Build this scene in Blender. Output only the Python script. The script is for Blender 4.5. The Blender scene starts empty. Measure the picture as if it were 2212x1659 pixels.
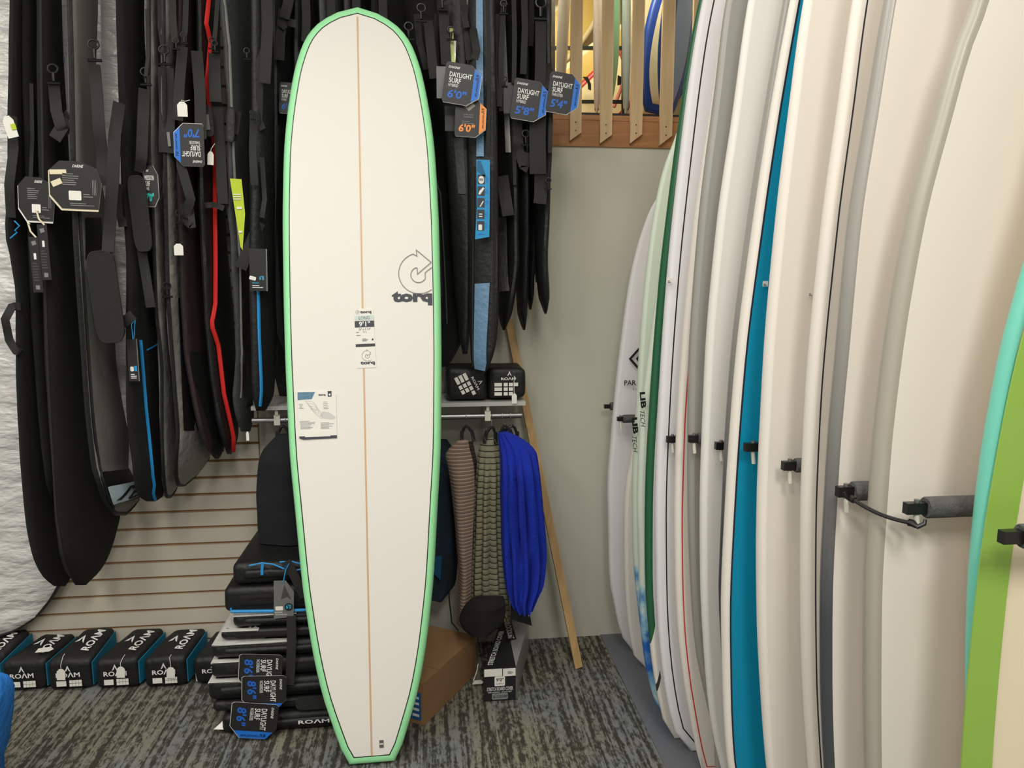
import bpy, math, random
from mathutils import Vector, Matrix, noise
random.seed(7)
SC = bpy.context.scene
COL = SC.collection
R = math.radians

# ---------------------------------------------------------------- camera
IW, IH, FPX = 2212, 1659, 1600.0
PITCH, YAW, CZ = R(7.8), R(6.5), 1.70
cam_d = bpy.data.cameras.new('camera'); cam = bpy.data.objects.new('camera', cam_d); COL.objects.link(cam)
cam_d.sensor_width = 36.0; cam_d.lens = FPX / IW * 36.0; cam_d.clip_start = 0.02
cam.location = (0, 0, CZ); cam.rotation_euler = (math.pi / 2 - PITCH, 0, -YAW)
SC.camera = cam
# ---------------------------------------------------------------- world, exposure, ceiling light
world = bpy.data.worlds.new('world'); SC.world = world; world.use_nodes = True
world.node_tree.nodes['Background'].inputs[0].default_value = (1.0, 0.985, 0.96, 1)
world.node_tree.nodes['Background'].inputs[1].default_value = 0.31
SC.view_settings.view_transform = 'Standard'; SC.view_settings.look = 'None'
SC.view_settings.exposure = 0.06; SC.view_settings.gamma = 1.0
SC.view_settings.use_curve_mapping = False
LAMPS = [(-0.95, 1.30, 17), (0.30, 1.30, 15), (-0.95, -1.1, 34), (0.45, -1.1, 58), (-2.3, 1.30, 17), (-2.3, -1.1, 36)]
LAMP_COL = (1.0, 0.975, 0.925)

# ---------------------------------------------------------------- pixel <-> place helpers
FW = Vector((math.sin(YAW) * math.cos(PITCH), math.cos(YAW) * math.cos(PITCH), -math.sin(PITCH)))
RT = Vector((math.cos(YAW), -math.sin(YAW), 0)); UP = RT.cross(FW); CP = Vector((0, 0, CZ))
def ray(x, y): return FW * FPX + RT * (x - IW / 2) - UP * (y - IH / 2)
def onz(x, y, z=0.0):
    d = ray(x, y); return CP + d * ((z - CZ) / d.z)
def ony(x, y, Y):
    d = ray(x, y); return CP + d * (Y / d.y)
def onx(x, y, X):
    d = ray(x, y); return CP + d * (X / d.x)
def onyz(x, Y, z):
    k = (x - IW / 2) / FPX; dz = z - CZ
    X = -(Y * (RT.y - k * FW.y) + dz * (RT.z - k * FW.z)) / (RT.x - k * FW.x)
    return Vector((X, Y, z))
def mpp(p): return (p - CP).dot(FW) / FPX

# ---------------------------------------------------------------- materials
def s2l(c):
    c = c / 255.0
    return c / 12.92 if c <= 0.04045 else ((c + 0.055) / 1.055) ** 2.4
def rgb(c): return (s2l(c[0]), s2l(c[1]), s2l(c[2]), 1)
MATS = {}
def mat(name, col, rough=0.6, metal=0.0, bump=None, var=0.0, vscale=8.0, coat=0.0, sheen=0.0, alpha=None, stretch=None, detail=4):
    if name in MATS: return MATS[name]
    m = bpy.data.materials.new(name); m.use_nodes = True; MATS[name] = m
    nt = m.node_tree; b = nt.nodes['Principled BSDF']
    b.inputs['Base Color'].default_value = rgb(col); b.inputs['Roughness'].default_value = rough
    b.inputs['Metallic'].default_value = metal
    if coat: b.inputs['Coat Weight'].default_value = coat; b.inputs['Coat Roughness'].default_value = 0.12
    if sheen: b.inputs['Sheen Weight'].default_value = sheen; b.inputs['Sheen Roughness'].default_value = 0.5
    if bump or var:
        tc = nt.nodes.new('ShaderNodeTexCoord'); mp = nt.nodes.new('ShaderNodeMapping')
        nt.links.new(tc.outputs['Object'], mp.inputs[0])
        if stretch: mp.inputs['Scale'].default_value = stretch
    if var:
        n = nt.nodes.new('ShaderNodeTexNoise'); n.inputs['Scale'].default_value = vscale; n.inputs['Detail'].default_value = detail
        nt.links.new(mp.outputs[0], n.inputs['Vector'])
        mx = nt.nodes.new('ShaderNodeMix'); mx.data_type = 'RGBA'
        c = rgb(col)
        mx.inputs[6].default_value = tuple(max(0, v * (1 - var)) for v in c[:3]) + (1,)
        mx.inputs[7].default_value = tuple(min(1, v * (1 + var)) for v in c[:3]) + (1,)
        nt.links.new(n.outputs[0], mx.inputs[0]); nt.links.new(mx.outputs[2], b.inputs['Base Color'])
    if bump:
        n2 = nt.nodes.new('ShaderNodeTexNoise'); n2.inputs['Scale'].default_value = bump[0]; n2.inputs['Detail'].default_value = 5
        nt.links.new(mp.outputs[0], n2.inputs['Vector'])
        bp = nt.nodes.new('ShaderNodeBump'); bp.inputs['Strength'].default_value = bump[1]
        bp.inputs['Distance'].default_value = bump[2] if len(bump) > 2 else 0.01
        nt.links.new(n2.outputs[0], bp.inputs['Height']); nt.links.new(bp.outputs[0], b.inputs['Normal'])
    return m
def stripes(name, base, lines, freq, rough=0.9, thin=0.35, axis='Z', bumpy=0.6, wob=1.5):
    """horizontal knitted stripes"""
    m = bpy.data.materials.new(name); m.use_nodes = True; nt = m.node_tree; b = nt.nodes['Principled BSDF']
    b.inputs['Roughness'].default_value = rough
    tc = nt.nodes.new('ShaderNodeTexCoord'); w = nt.nodes.new('ShaderNodeTexWave')
    w.wave_type = 'BANDS'; w.bands_direction = axis; w.inputs['Scale'].default_value = freq
    w.inputs['Distortion'].default_value = wob; w.inputs['Detail'].default_value = 2; w.inputs['Detail Scale'].default_value = 0.6
    nt.links.new(tc.outputs['Object'], w.inputs['Vector'])
    cr = nt.nodes.new('ShaderNodeValToRGB'); cr.color_ramp.elements[0].position = thin; cr.color_ramp.elements[1].position = thin + 0.12
    cr.color_ramp.elements[0].color = rgb(lines); cr.color_ramp.elements[1].color = rgb(base)
    nt.links.new(w.outputs['Fac'], cr.inputs[0]); nt.links.new(cr.outputs[0], b.inputs['Base Color'])
    bp = nt.nodes.new('ShaderNodeBump'); bp.inputs['Strength'].default_value = bumpy; bp.inputs['Distance'].default_value = 0.006
    nt.links.new(w.outputs['Fac'], bp.inputs['Height']); nt.links.new(bp.outputs[0], b.inputs['Normal'])
    MATS[name] = m; return m
def carpet_mat():
    m = bpy.data.materials.new('carpet'); m.use_nodes = True; nt = m.node_tree; b = nt.nodes['Principled BSDF']
    b.inputs['Roughness'].default_value = 0.97; b.inputs['Specular IOR Level'].default_value = 0.1
    tc = nt.nodes.new('ShaderNodeTexCoord')
    def nz(sc, scale, detail, rough=0.6, dist=0.0):
        mp = nt.nodes.new('ShaderNodeMapping'); mp.inputs['Scale'].default_value = sc
        nt.links.new(tc.outputs['Object'], mp.inputs[0])
        n = nt.nodes.new('ShaderNodeTexNoise'); n.inputs['Scale'].default_value = scale; n.inputs['Detail'].default_value = detail
        n.inputs['Roughness'].default_value = rough; n.inputs['Distortion'].default_value = dist
        nt.links.new(mp.outputs[0], n.inputs['Vector']); return n
    streak = nz((1, 0.42, 1), 56, 5, 0.72, 0.1); fine = nz((1, 0.7, 1), 330, 2); patch = nz((1, 0.7, 1), 2.2, 3); yarn = nz((1, 0.035, 1), 60, 3, 0.6)
    a = nt.nodes.new('ShaderNodeMath'); a.operation = 'MULTIPLY_ADD'; a.inputs[1].default_value = 0.22
    nt.links.new(fine.outputs[0], a.inputs[0]); nt.links.new(streak.outputs[0], a.inputs[2])
    a2 = nt.nodes.new('ShaderNodeMath'); a2.operation = 'MULTIPLY_ADD'; a2.inputs[1].default_value = 0.95
    nt.links.new(yarn.outputs[0], a2.inputs[0]); nt.links.new(a.outputs[0], a2.inputs[2])
    cr = nt.nodes.new('ShaderNodeValToRGB'); e = cr.color_ramp.elements
    e[0].position = 0.99; e[0].color = (0, 0, 0, 1); e[1].position = 1.0; e[1].color = (1, 1, 1, 1)
    a3 = nt.nodes.new('ShaderNodeMapRange'); a3.inputs[1].default_value = 1.00; a3.inputs[2].default_value = 1.17
    nt.links.new(a2.outputs[0], a3.inputs[0]); e[0].position = 0.0; e[1].position = 1.0; nt.links.new(a3.outputs[0], cr.inputs[0])
    pr = nt.nodes.new('ShaderNodeValToRGB'); pr.color_ramp.elements[0].position = 0.42; pr.color_ramp.elements[1].position = 0.6
    pr.color_ramp.elements[0].color = rgb((134, 130, 114)); pr.color_ramp.elements[1].color = rgb((120, 124, 126))
    nt.links.new(patch.outputs[0], pr.inputs[0])
    mx = nt.nodes.new('ShaderNodeMix'); mx.data_type = 'RGBA'; mx.inputs[6].default_value = rgb((64, 62, 55))
    nt.links.new(cr.outputs[0], mx.inputs[0]); nt.links.new(pr.outputs[0], mx.inputs[7])
    nt.links.new(mx.outputs[2], b.inputs['Base Color'])
    bp = nt.nodes.new('ShaderNodeBump'); bp.inputs['Strength'].default_value = 0.5; bp.inputs['Distance'].default_value = 0.004
    nt.links.new(a2.outputs[0], bp.inputs['Height']); nt.links.new(bp.outputs[0], b.inputs['Normal'])
    return m
def wood(name, c1, c2, axis='Z', scale=14, rough=0.6):
    m = bpy.data.materials.new(name); m.use_nodes = True; nt = m.node_tree; b = nt.nodes['Principled BSDF']
    b.inputs['Roughness'].default_value = rough
    tc = nt.nodes.new('ShaderNodeTexCoord'); mp = nt.nodes.new('ShaderNodeMapping')
    mp.inputs['Scale'].default_value = {'Z': (1, 1, 0.07), 'X': (0.07, 1, 1), 'Y': (1, 0.07, 1)}[axis]
    nt.links.new(tc.outputs['Object'], mp.inputs[0])
    n = nt.nodes.new('ShaderNodeTexNoise'); n.inputs['Scale'].default_value = scale * 3; n.inputs['Detail'].default_value = 6; n.inputs['Distortion'].default_value = 1.2
    nt.links.new(mp.outputs[0], n.inputs['Vector'])
    k = nt.nodes.new('ShaderNodeTexVoronoi'); k.inputs['Scale'].default_value = 6.0
    nt.links.new(tc.outputs['Object'], k.inputs['Vector'])
    cr = nt.nodes.new('ShaderNodeValToRGB'); cr.color_ramp.elements[0].position = 0.3; cr.color_ramp.elements[1].position = 0.7
    cr.color_ramp.elements[0].color = rgb(c1); cr.color_ramp.elements[1].color = rgb(c2)
    nt.links.new(n.outputs[0], cr.inputs[0])
    kr = nt.nodes.new('ShaderNodeValToRGB'); kr.color_ramp.elements[0].position = 0.03; kr.color_ramp.elements[1].position = 0.09
    kr.color_ramp.elements[0].color = (0.45, 0.4, 0.35, 1); kr.color_ramp.elements[1].color = (1, 1, 1, 1)
    nt.links.new(k.outputs['Distance'], kr.inputs[0])
    mx = nt.nodes.new('ShaderNodeMix'); mx.data_type = 'RGBA'; mx.blend_type = 'MULTIPLY'; mx.inputs[0].default_value = 0.7
    nt.links.new(cr.outputs[0], mx.inputs[6]); nt.links.new(kr.outputs[0], mx.inputs[7])
    nt.links.new(mx.outputs[2], b.inputs['Base Color'])
    MATS[name] = m; return m
def fabric(name, col, rough=0.88, weave=(900, 0.25, 0.002), var=0.25, sheen=0.0): return mat(name, col, rough, 0, weave, var, 60, 0, sheen)
M_BLACK = fabric('black_nylon', (21, 21, 22), 0.55, (55, 0.5, 0.006), 0.2)
M_FUZZ = fabric('black_fleece', (22, 21, 20), 0.95, (700, 0.5, 0.003), 0.45)
M_CHAR = fabric('charcoal_nylon', (122, 120, 115), 0.7, (45, 0.35, 0.006), 0.12)
M_DKGREY = fabric('dark_grey_nylon', (66, 68, 69), 0.65, (40, 0.5, 0.008), 0.15)
M_SHINY = mat('shiny_grey_lining', (132, 130, 125), 0.42, 0.1, (28, 0.7, 0.012), 0.25, 9)
M_MAROON = fabric('dark_maroon_nylon', (38, 22, 22), 0.7, (40, 0.4, 0.006), 0.25)
M_SILVER = mat('silver_tarp', (236, 233, 228), 0.36, 0.1, (5.0, 0.8, 0.07), 0.06, 3, stretch=(0.8, 0.8, 1.8))
M_SILVER2 = mat('silver_foil', (222, 220, 214), 0.3, 0.25, (14, 0.6, 0.02), 0.08, 4)
M_WEB = mat('webbing', (36, 35, 33), 0.8, 0, (320, 0.5, 0.002), 0.2, 200)
M_PAD = mat('pad_mesh', (36, 36, 35), 0.9, 0, (260, 0.8, 0.003), 0.3, 240)
M_PLASTIC = mat('black_plastic', (20, 20, 20), 0.35)
M_GUN = mat('gunmetal', (52, 52, 52), 0.35, 0.6)
M_CHROME = mat('galvanised', (150, 150, 148), 0.35, 0.85, (60, 0.15, 0.002), 0.1, 30)
M_BLUEP = mat('blue_piping', (36, 146, 214), 0.55)
M_REDP = mat('red_piping', (206, 34, 28), 0.6)
M_STEELBLUE = mat('steel_blue_nylon', (114, 148, 180), 0.5, 0.1, (45, 0.6, 0.008), 0.12, 10)
M_PATCH = mat('pale_patch', (186, 206, 216), 0.6)
M_TAGBLK = mat('tag_black', (38, 37, 36), 0.45)
M_TAGGREY = mat('tag_grey', (112, 112, 110), 0.5)
M_TAGBLUE = mat('tag_blue', (30, 116, 214), 0.45)
M_TAGORANGE = mat('tag_orange', (250, 150, 62), 0.45)
M_TAGCYAN = mat('tag_cyan', (22, 148, 206), 0.45)
M_TAGTEAL = mat('tag_teal', (60, 205, 195), 0.45)
M_LIME = mat('tag_lime', (190, 208, 40), 0.45)
M_PAPER = mat('paper_white', (238, 235, 226), 0.6)
M_CREAM = mat('paper_cream', (232, 222, 190), 0.6)
M_INKBLUE = mat('ink_blue', (36, 102, 200), 0.5)
M_INKWHITE = mat('ink_white', (236, 236, 232), 0.5)
M_INKGREY = mat('ink_grey', (130, 130, 128), 0.5)
M_INKDARK = mat('ink_slate', (58, 58, 66), 0.5)
M_INKBLACK = mat('ink_black', (18, 18, 18), 0.5)
M_INKCYAN = mat('ink_cyan', (60, 180, 226), 0.5)
M_WALL = mat('wall_paint', (202, 199, 184), 0.55, 0, (90, 0.06, 0.002), 0.03, 3)
M_SLAT = mat('slat_laminate', (208, 199, 182), 0.4, 0, None, 0.03, 3)
M_GROOVE = mat('groove_mdf', (158, 118, 76), 0.8, 0, None, 0.2, 20)
M_CEIL = mat('ceiling_tile', (225, 222, 212), 0.9, 0, (140, 0.3, 0.003))
M_VINYL = mat('vinyl_grey', (104, 106, 112), 0.6, 0, (300, 0.15, 0.001), 0.08, 120)
M_CARD = mat('cardboard', (150, 116, 78), 0.8, 0, (60, 0.1, 0.002), 0.1, 14)
M_FOAM = mat('grey_foam', (82, 82, 80), 0.95, 0, (90, 0.9, 0.006), 0.2, 60)
M_WHITEPL = mat('white_plastic', (222, 220, 206), 0.5)
M_BLUEFOAM = mat('blue_foam', (34, 118, 204), 0.9, 0, (30, 0.8, 0.012), 0.25, 12)
M_BOARDW = mat('board_white', (238, 234, 226), 0.68, 0, None, 0.015, 2)
M_BOARDC = mat('board_cool_white', (232, 229, 230), 0.68, 0, None, 0.015, 2)
M_BOARDP = mat('board_warm_white', (240, 232, 221), 0.68, 0, None, 0.015, 2)
M_MINT = mat('board_mint_white', (228, 238, 220), 0.4, 0, None, 0.02, 3)
M_GREENRAIL = mat('mint_green_rail', (164, 240, 176), 0.5)
for _m in (M_BOARDW, M_BOARDC, M_BOARDP): _m.node_tree.nodes['Principled BSDF'].inputs['Specular IOR Level'].default_value = 0.3
M_STRINGER = mat('stringer_wood', (216, 178, 140), 0.5)
M_PIN = mat('pinline_black', (28, 30, 28), 0.4)
M_PINN = mat('pinline_navy', (44, 44, 58), 0.4)
M_PINR = mat('pinline_red', (224, 66, 56), 0.4)
M_GREYB = mat('board_grey', (160, 158, 150), 0.35)
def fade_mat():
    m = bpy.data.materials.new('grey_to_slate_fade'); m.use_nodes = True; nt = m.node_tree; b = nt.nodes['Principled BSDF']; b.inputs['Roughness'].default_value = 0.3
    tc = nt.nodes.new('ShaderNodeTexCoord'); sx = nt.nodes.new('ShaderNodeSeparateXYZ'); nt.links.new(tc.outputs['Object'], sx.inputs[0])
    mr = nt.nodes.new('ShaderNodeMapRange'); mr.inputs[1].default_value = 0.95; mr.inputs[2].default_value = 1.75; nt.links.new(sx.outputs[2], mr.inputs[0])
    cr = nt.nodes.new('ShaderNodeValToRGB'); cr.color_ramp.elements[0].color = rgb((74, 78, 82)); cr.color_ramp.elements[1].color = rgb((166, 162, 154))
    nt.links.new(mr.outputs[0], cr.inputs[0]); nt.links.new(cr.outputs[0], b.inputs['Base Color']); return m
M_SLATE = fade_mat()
M_GREYRAIL = mat('rail_warm_grey', (176, 170, 156), 0.35)
M_BLUEB = mat('board_blue', (10, 148, 184), 0.35)
M_AQUA = mat('rail_aqua', (118, 206, 184), 0.35)
M_LIMEB = mat('board_lime', (148, 188, 78), 0.35)
M_DKGREEN = mat('rail_dark_green', (44, 112, 72), 0.3)
M_TEALMESH = mat('teal_mesh', (14, 104, 132), 0.8, 0, (200, 0.6, 0.004), 0.4, 160)
M_BROWNST = stripes('brown_stripe_knit', (126, 106, 92), (186, 162, 146), 21, thin=0.06, bumpy=0.2, wob=0.8)
M_OLIVEST = stripes('olive_stripe_knit', (140, 138, 112), (40, 40, 34), 12.5, thin=0.02, bumpy=0.2, wob=1.0)
M_BLUEKNIT = mat('royal_blue_knit', (12, 42, 164), 0.95, 0, (160, 0.6, 0.006), 0.3, 90)
M_NAVY = fabric('navy_fabric', (22, 38, 50), 0.9)
M_NEOP = fabric('black_neoprene', (20, 24, 25), 0.92, (500, 0.3, 0.002), 0.25)
M_PINE = wood('pine', (196, 164, 122), (218, 190, 148), 'Z', 10)
M_PINE2 = wood('pine_pole', (172, 136, 86), (200, 164, 112), 'Z', 8)
M_FIR = wood('fir_beam', (150, 100, 58), (186, 132, 84), 'X', 9)
M_YELLOW = mat('aged_yellow_foam', (204, 176, 92), 0.4, 0, None, 0.12, 4)
M_CREAMB = mat('aged_cream', (222, 208, 164), 0.4, 0, None, 0.06, 4)

# ---------------------------------------------------------------- mesh helpers: each returns (verts, faces)
class Frame:
    def __init__(s, o, r=(1, 0, 0), u=(0, 0, 1), k=1.0):
        s.o = Vector(o); s.r = Vector(r).normalized(); s.u = Vector(u).normalized(); s.n = s.r.cross(s.u); s.k = k
    def pt(s, a, b, c=0.0): return s.o + s.r * (a * s.k) + s.u * (b * s.k) + s.n * c
    def sub(s, a, b, ang=0.0, c=0.0, k=1.0):
        t = R(ang); r = s.r * math.cos(t) + s.u * math.sin(t); u = s.u * math.cos(t) - s.r * math.sin(t)
        return Frame(s.pt(a, b, c), r, u, s.k * k)
def pframe(x, y, Y, ang=0.0):
    """frame parallel to the back wall at depth Y; units are photograph pixels at that depth"""
    o = ony(x, y, Y); return Frame(o, k=mpp(o)).sub(0, 0, ang)
def merge(*ms):
    V, F = [], []
    for v, f in ms:
        n = len(V); V += list(v); F += [tuple(i + n for i in q) for q in f]
    return V, F
def box(a, b):
    (x0, y0, z0), (x1, y1, z1) = a, b
    v = [Vector(p) for p in ((x0, y0, z0), (x1, y0, z0), (x1, y1, z0), (x0, y1, z0), (x0, y0, z1), (x1, y0, z1), (x1, y1, z1), (x0, y1, z1))]
    return v, [(0, 3, 2, 1), (4, 5, 6, 7), (0, 1, 5, 4), (1, 2, 6, 5), (2, 3, 7, 6), (3, 0, 4, 7)]
def slab(fr, poly, c0, c1):
    n = len(poly)
    v = [fr.pt(a, b, c1) for a, b in poly] + [fr.pt(a, b, c0) for a, b in poly]
    f = [tuple(range(n)), tuple(range(2 * n - 1, n - 1, -1))] + [(i, i + n, (i + 1) % n + n, (i + 1) % n) for i in range(n)]
    return v, f
def rect(fr, a0, b0, a1, b1, c0=0.0, c1=0.0008): return slab(fr, [(a0, b0), (a1, b0), (a1, b1), (a0, b1)], c0, c1)
def rrect(fr, a0, b0, a1, b1, r, c0=0.0, c1=0.001, n=4):
    p = []
    for cx, cy, t0 in ((a1 - r, b0 + r, -90), (a1 - r, b1 - r, 0), (a0 + r, b1 - r, 90), (a0 + r, b0 + r, 180)):
        for i in range(n + 1):
            t = R(t0 + 90 * i / n); p.append((cx + r * math.cos(t), cy + r * math.sin(t)))
    return slab(fr, p, c0, c1)
def loft(rings, cap=True, closed=True):
    n = len(rings[0]); V = [p for r in rings for p in r]; F = []
    for i in range(len(rings) - 1):
        for j in range(n if closed else n - 1):
            k = (j + 1) % n
            F.append((i * n + j, i * n + k, (i + 1) * n + k, (i + 1) * n + j))
    if cap:
        F.append(tuple(range(n - 1, -1, -1))); F.append(tuple((len(rings) - 1) * n + j for j in range(n)))
    return V, F
def tube(pts, rad, n=8, closed=False, cap=True):
    pts = [Vector(p) for p in pts]; rings = []; m = len(pts); prev = None
    for i, p in enumerate(pts):
        a = pts[(i - 1) % m] if (closed or i) else p; b = pts[(i + 1) % m] if (closed or i < m - 1) else p
        t = (b - a).normalized()
        if prev is None:
            prev = t.orthogonal().normalized()
        prev = (prev - t * prev.dot(t)).normalized(); q = t.cross(prev)
        r = rad[i] if isinstance(rad, (list, tuple)) else rad
        rings.append([p + (prev * math.cos(2 * math.pi * j / n) + q * math.sin(2 * math.pi * j / n)) * r for j in range(n)])
    if closed: rings.append(rings[0]); cap = False
    return loft(rings, cap)
def ribbon(pts, width, nrm=Vector((0, -1, 0)), th=0.002):
    pts = [Vector(p) for p in pts]; rings = []
    for i, p in enumerate(pts):
        t = (pts[min(i + 1, len(pts) - 1)] - pts[max(i - 1, 0)]).normalized()
        n_ = nrm[i] if isinstance(nrm, list) else nrm
        s = t.cross(n_).normalized(); o = s.cross(t).normalized()
        w = (width[i] if isinstance(width, (list, tuple)) else width) / 2
        rings.append([p - s * w + o * th / 2, p + s * w + o * th / 2, p + s * w - o * th / 2, p - s * w - o * th / 2])
    return loft(rings)
def disc(c, axis, r, h, n=14, r2=None):
    c = Vector(c); axis = Vector(axis).normalized(); a = axis.orthogonal().normalized(); b = axis.cross(a); r2 = r if r2 is None else r2
    return loft([[c + (a * math.cos(2 * math.pi * j / n) + b * math.sin(2 * math.pi * j / n)) * q + axis * s for j in range(n)] for q, s in ((r, 0), (r2, h))])
def stroke(fr, pts, w, c0=0.0, c1=0.0005, closed=False):
    V, F = [], []; n = len(pts); w /= 2
    for i in range(n):
        a = Vector(pts[i - 1] if (i or closed) else pts[i]); b = Vector(pts[(i + 1) % n] if (i < n - 1 or closed) else pts[i]); p = Vector(pts[i])
        d1 = (p - a).normalized() if (p - a).length > 1e-9 else (b - p).normalized()
        d2 = (b - p).normalized() if (b - p).length > 1e-9 else d1
        n1 = Vector((-d1.y, d1.x)); n2 = Vector((-d2.y, d2.x)); m = (n1 + n2)
        m = m.normalized() if m.length > 1e-6 else n1
        s = w / max(0.35, m.dot(n1))
        for q in (p + m * s, p - m * s): V += [fr.pt(q.x, q.y, c1)]
    for i in range(n if closed else n - 1):
        k = (i + 1) % n; F.append((2 * i, 2 * i + 1, 2 * k + 1, 2 * k))
    return V, F
def rbox(fr, a0, a1, b0, b1, c0, c1, r=0.02, seg=3, jit=0.0, seed=0, taper=None):
    """soft box: a,b in frame plane (metres), c along the normal"""
    rings = []; cs = []
    for i in range(seg + 1):
        t = math.pi / 2 * i / seg; cs.append((c0 + r * (1 - math.sin(t)), r * (1 - math.cos(t))))
    cs = [(c, d) for c, d in cs][::-1]
    cs = [(c0 + r * (1 - math.cos(math.pi / 2 * i / seg)), r * (1 - math.sin(math.pi / 2 * i / seg))) for i in range(seg + 1)]
    m = [(c0 + (c1 - c0) * q, 0.0) for q in (0.3, 0.5, 0.7)]
    cs = cs + m + [(c1 - (c - c0), d) for c, d in cs[::-1]]
    for c, d in cs:
        ring = []; rr = max(r - d, 0.002)
        A0, A1, B0, B1 = a0 + d, a1 - d, b0 + d, b1 - d
        for cx, cy, t0 in ((A1 - rr, B0 + rr, -90), (A1 - rr, B1 - rr, 0), (A0 + rr, B1 - rr, 90), (A0 + rr, B0 + rr, 180)):
            for i in range(seg + 1):
                t = R(t0 + 90 * i / seg); ring.append((cx + rr * math.cos(t), cy + rr * math.sin(t)))
            nx = {-90: (A1, None), 0: (None, B1), 90: (A0, None), 180: (None, B0)}[t0]
            for q in (0.25, 0.5, 0.75):
                if t0 == -90: ring.append((A1, B0 + rr + (B1 - B0 - 2 * rr) * q))
                elif t0 == 0: ring.append((A1 - rr - (A1 - A0 - 2 * rr) * q, B1))
                elif t0 == 90: ring.append((A0, B1 - rr - (B1 - B0 - 2 * rr) * q))
                else: ring.append((A0 + rr + (A1 - A0 - 2 * rr) * q, B0))
        pts = []
        for a, b in ring:
            p = fr.pt(a, b, c)
            if jit:
                nv = noise.noise_vector(p * 9 + Vector((seed, 0, 0))) * jit; nv.z = max(nv.z, -0.3 * jit) if p.z < 0.03 else nv.z
                p = p + nv
            pts.append(p)
        rings.append(pts)
    return loft(rings)

TXT = {}
def glyphs(s, bold):
    key = (s, bold)
    if key in TXT: return TXT[key]
    c = bpy.data.curves.new('tmp', 'FONT'); c.body = s; c.resolution_u = 2; c.offset = bold; c.fill_mode = 'FRONT'
    o = bpy.data.objects.new('tmp', c); COL.objects.link(o)
    dg = bpy.context.evaluated_depsgraph_get(); me = bpy.data.meshes.new_from_object(o.evaluated_get(dg))
    v = [(p.co.x, p.co.y) for p in me.vertices]; f = [tuple(p.vertices) for p in me.polygons]
    bpy.data.objects.remove(o); bpy.data.curves.remove(c); bpy.data.meshes.remove(me)
    if not v: v = [(0, 0), (1, 0), (0, 1)]; f = [(0, 1, 2)]
    x0 = min(p[0] for p in v); x1 = max(p[0] for p in v); y0 = min(p[1] for p in v); y1 = max(p[1] for p in v)
    TXT[key] = (v, f, x0, x1, y0, y1); return TXT[key]
def text(fr, s, a, b, h, w=None, bold=0.0, c=0.001, slant=0.0, align='c'):
    """lettering with bbox centred on (a,b): height h, width w (frame units)"""
    v, f, x0, x1, y0, y1 = glyphs(s, bold)
    sy = h / max(y1 - y0, 1e-6); sx = sy if w is None else w / max(x1 - x0, 1e-6)
    ox = {'c': (x0 + x1) / 2, 'l': x0, 'r': x1}[align]
    return [fr.pt(a + (x - ox) * sx + slant * (y - y0) * sy, b + (y - (y0 + y1) / 2) * sy, c) for x, y in v], f
def fineprint(fr, a0, b0, w, n, dy, h, c=0.0008, seed=1):
    """lines of print too small to read: short bars"""
    rnd = random.Random(seed); ms = []
    for i in range(n):
        ww = w * rnd.uniform(0.55, 1.0); ms.append(rect(fr, a0, b0 - i * dy - h, a0 + ww, b0 - i * dy, 0, c))
    return merge(*ms)

# ---------------------------------------------------------------- scene objects
def newobj(name, vf, m, base=Vector((0, 0, 0)), parent=None, smooth=True, label=None):
    me = bpy.data.meshes.new(name); me.from_pydata([tuple(Vector(p) - base) for p in vf[0]], [], vf[1]); me.update()
    if m: me.materials.append(m)
    o = bpy.data.objects.new(name, me); COL.objects.link(o)
    if smooth:
        me.polygons.foreach_set('use_smooth', [True] * len(me.polygons))
        try: me.set_sharp_from_angle(angle=R(40))
        except Exception: pass
    if parent: o.parent = parent
    else: o.location = base
    if label: o['label'] = label
    return o
class Thing:
    def __init__(s, name, label, cat, base, group=None, kind=None):
        s.base = Vector(base); s.o = bpy.data.objects.new(name, None); COL.objects.link(s.o); s.o.location = s.base
        s.o.empty_display_size = 0.05
        s.o['label'] = label
        if cat: s.o['category'] = cat
        if group: s.o['group'] = group
        if kind: s.o['kind'] = kind
    def part(s, name, vf, m, parent=None, smooth=True, label=None):
        return newobj(name, vf, m, s.base, parent or s.o, smooth, label)
    def parts(s, name, vfs, m, parent=None, smooth=False):
        return [s.part(name, vf, m, parent, smooth) for vf in vfs]
    def stuff(s, name, vf, m, parent=None):
        o = s.part(name, vf, m, parent, False); o['kind'] = 'stuff'; return o
def single(name, vf, m, label, cat, group=None, smooth=True, base=None, kind=None):
    if base is None:
        xs = [p[0] for p in vf[0]]; ys = [p[1] for p in vf[0]]; zs = [p[2] for p in vf[0]]
        base = Vector(((min(xs) + max(xs)) / 2, (min(ys) + max(ys)) / 2, min(zs)))
    o = newobj(name, vf, m, base, None, smooth); o['label'] = label; o['category'] = cat
    if group: o['group'] = group
    if kind: o['kind'] = kind
    return o
def struct(name, vf, m, label, cat='', parent=None, smooth=False):
    o = newobj(name, vf, m, Vector((0, 0, 0)), parent, smooth)
    if not parent:
        o['kind'] = 'structure'; o['label'] = label
        if cat: o['category'] = cat
    return o
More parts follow.
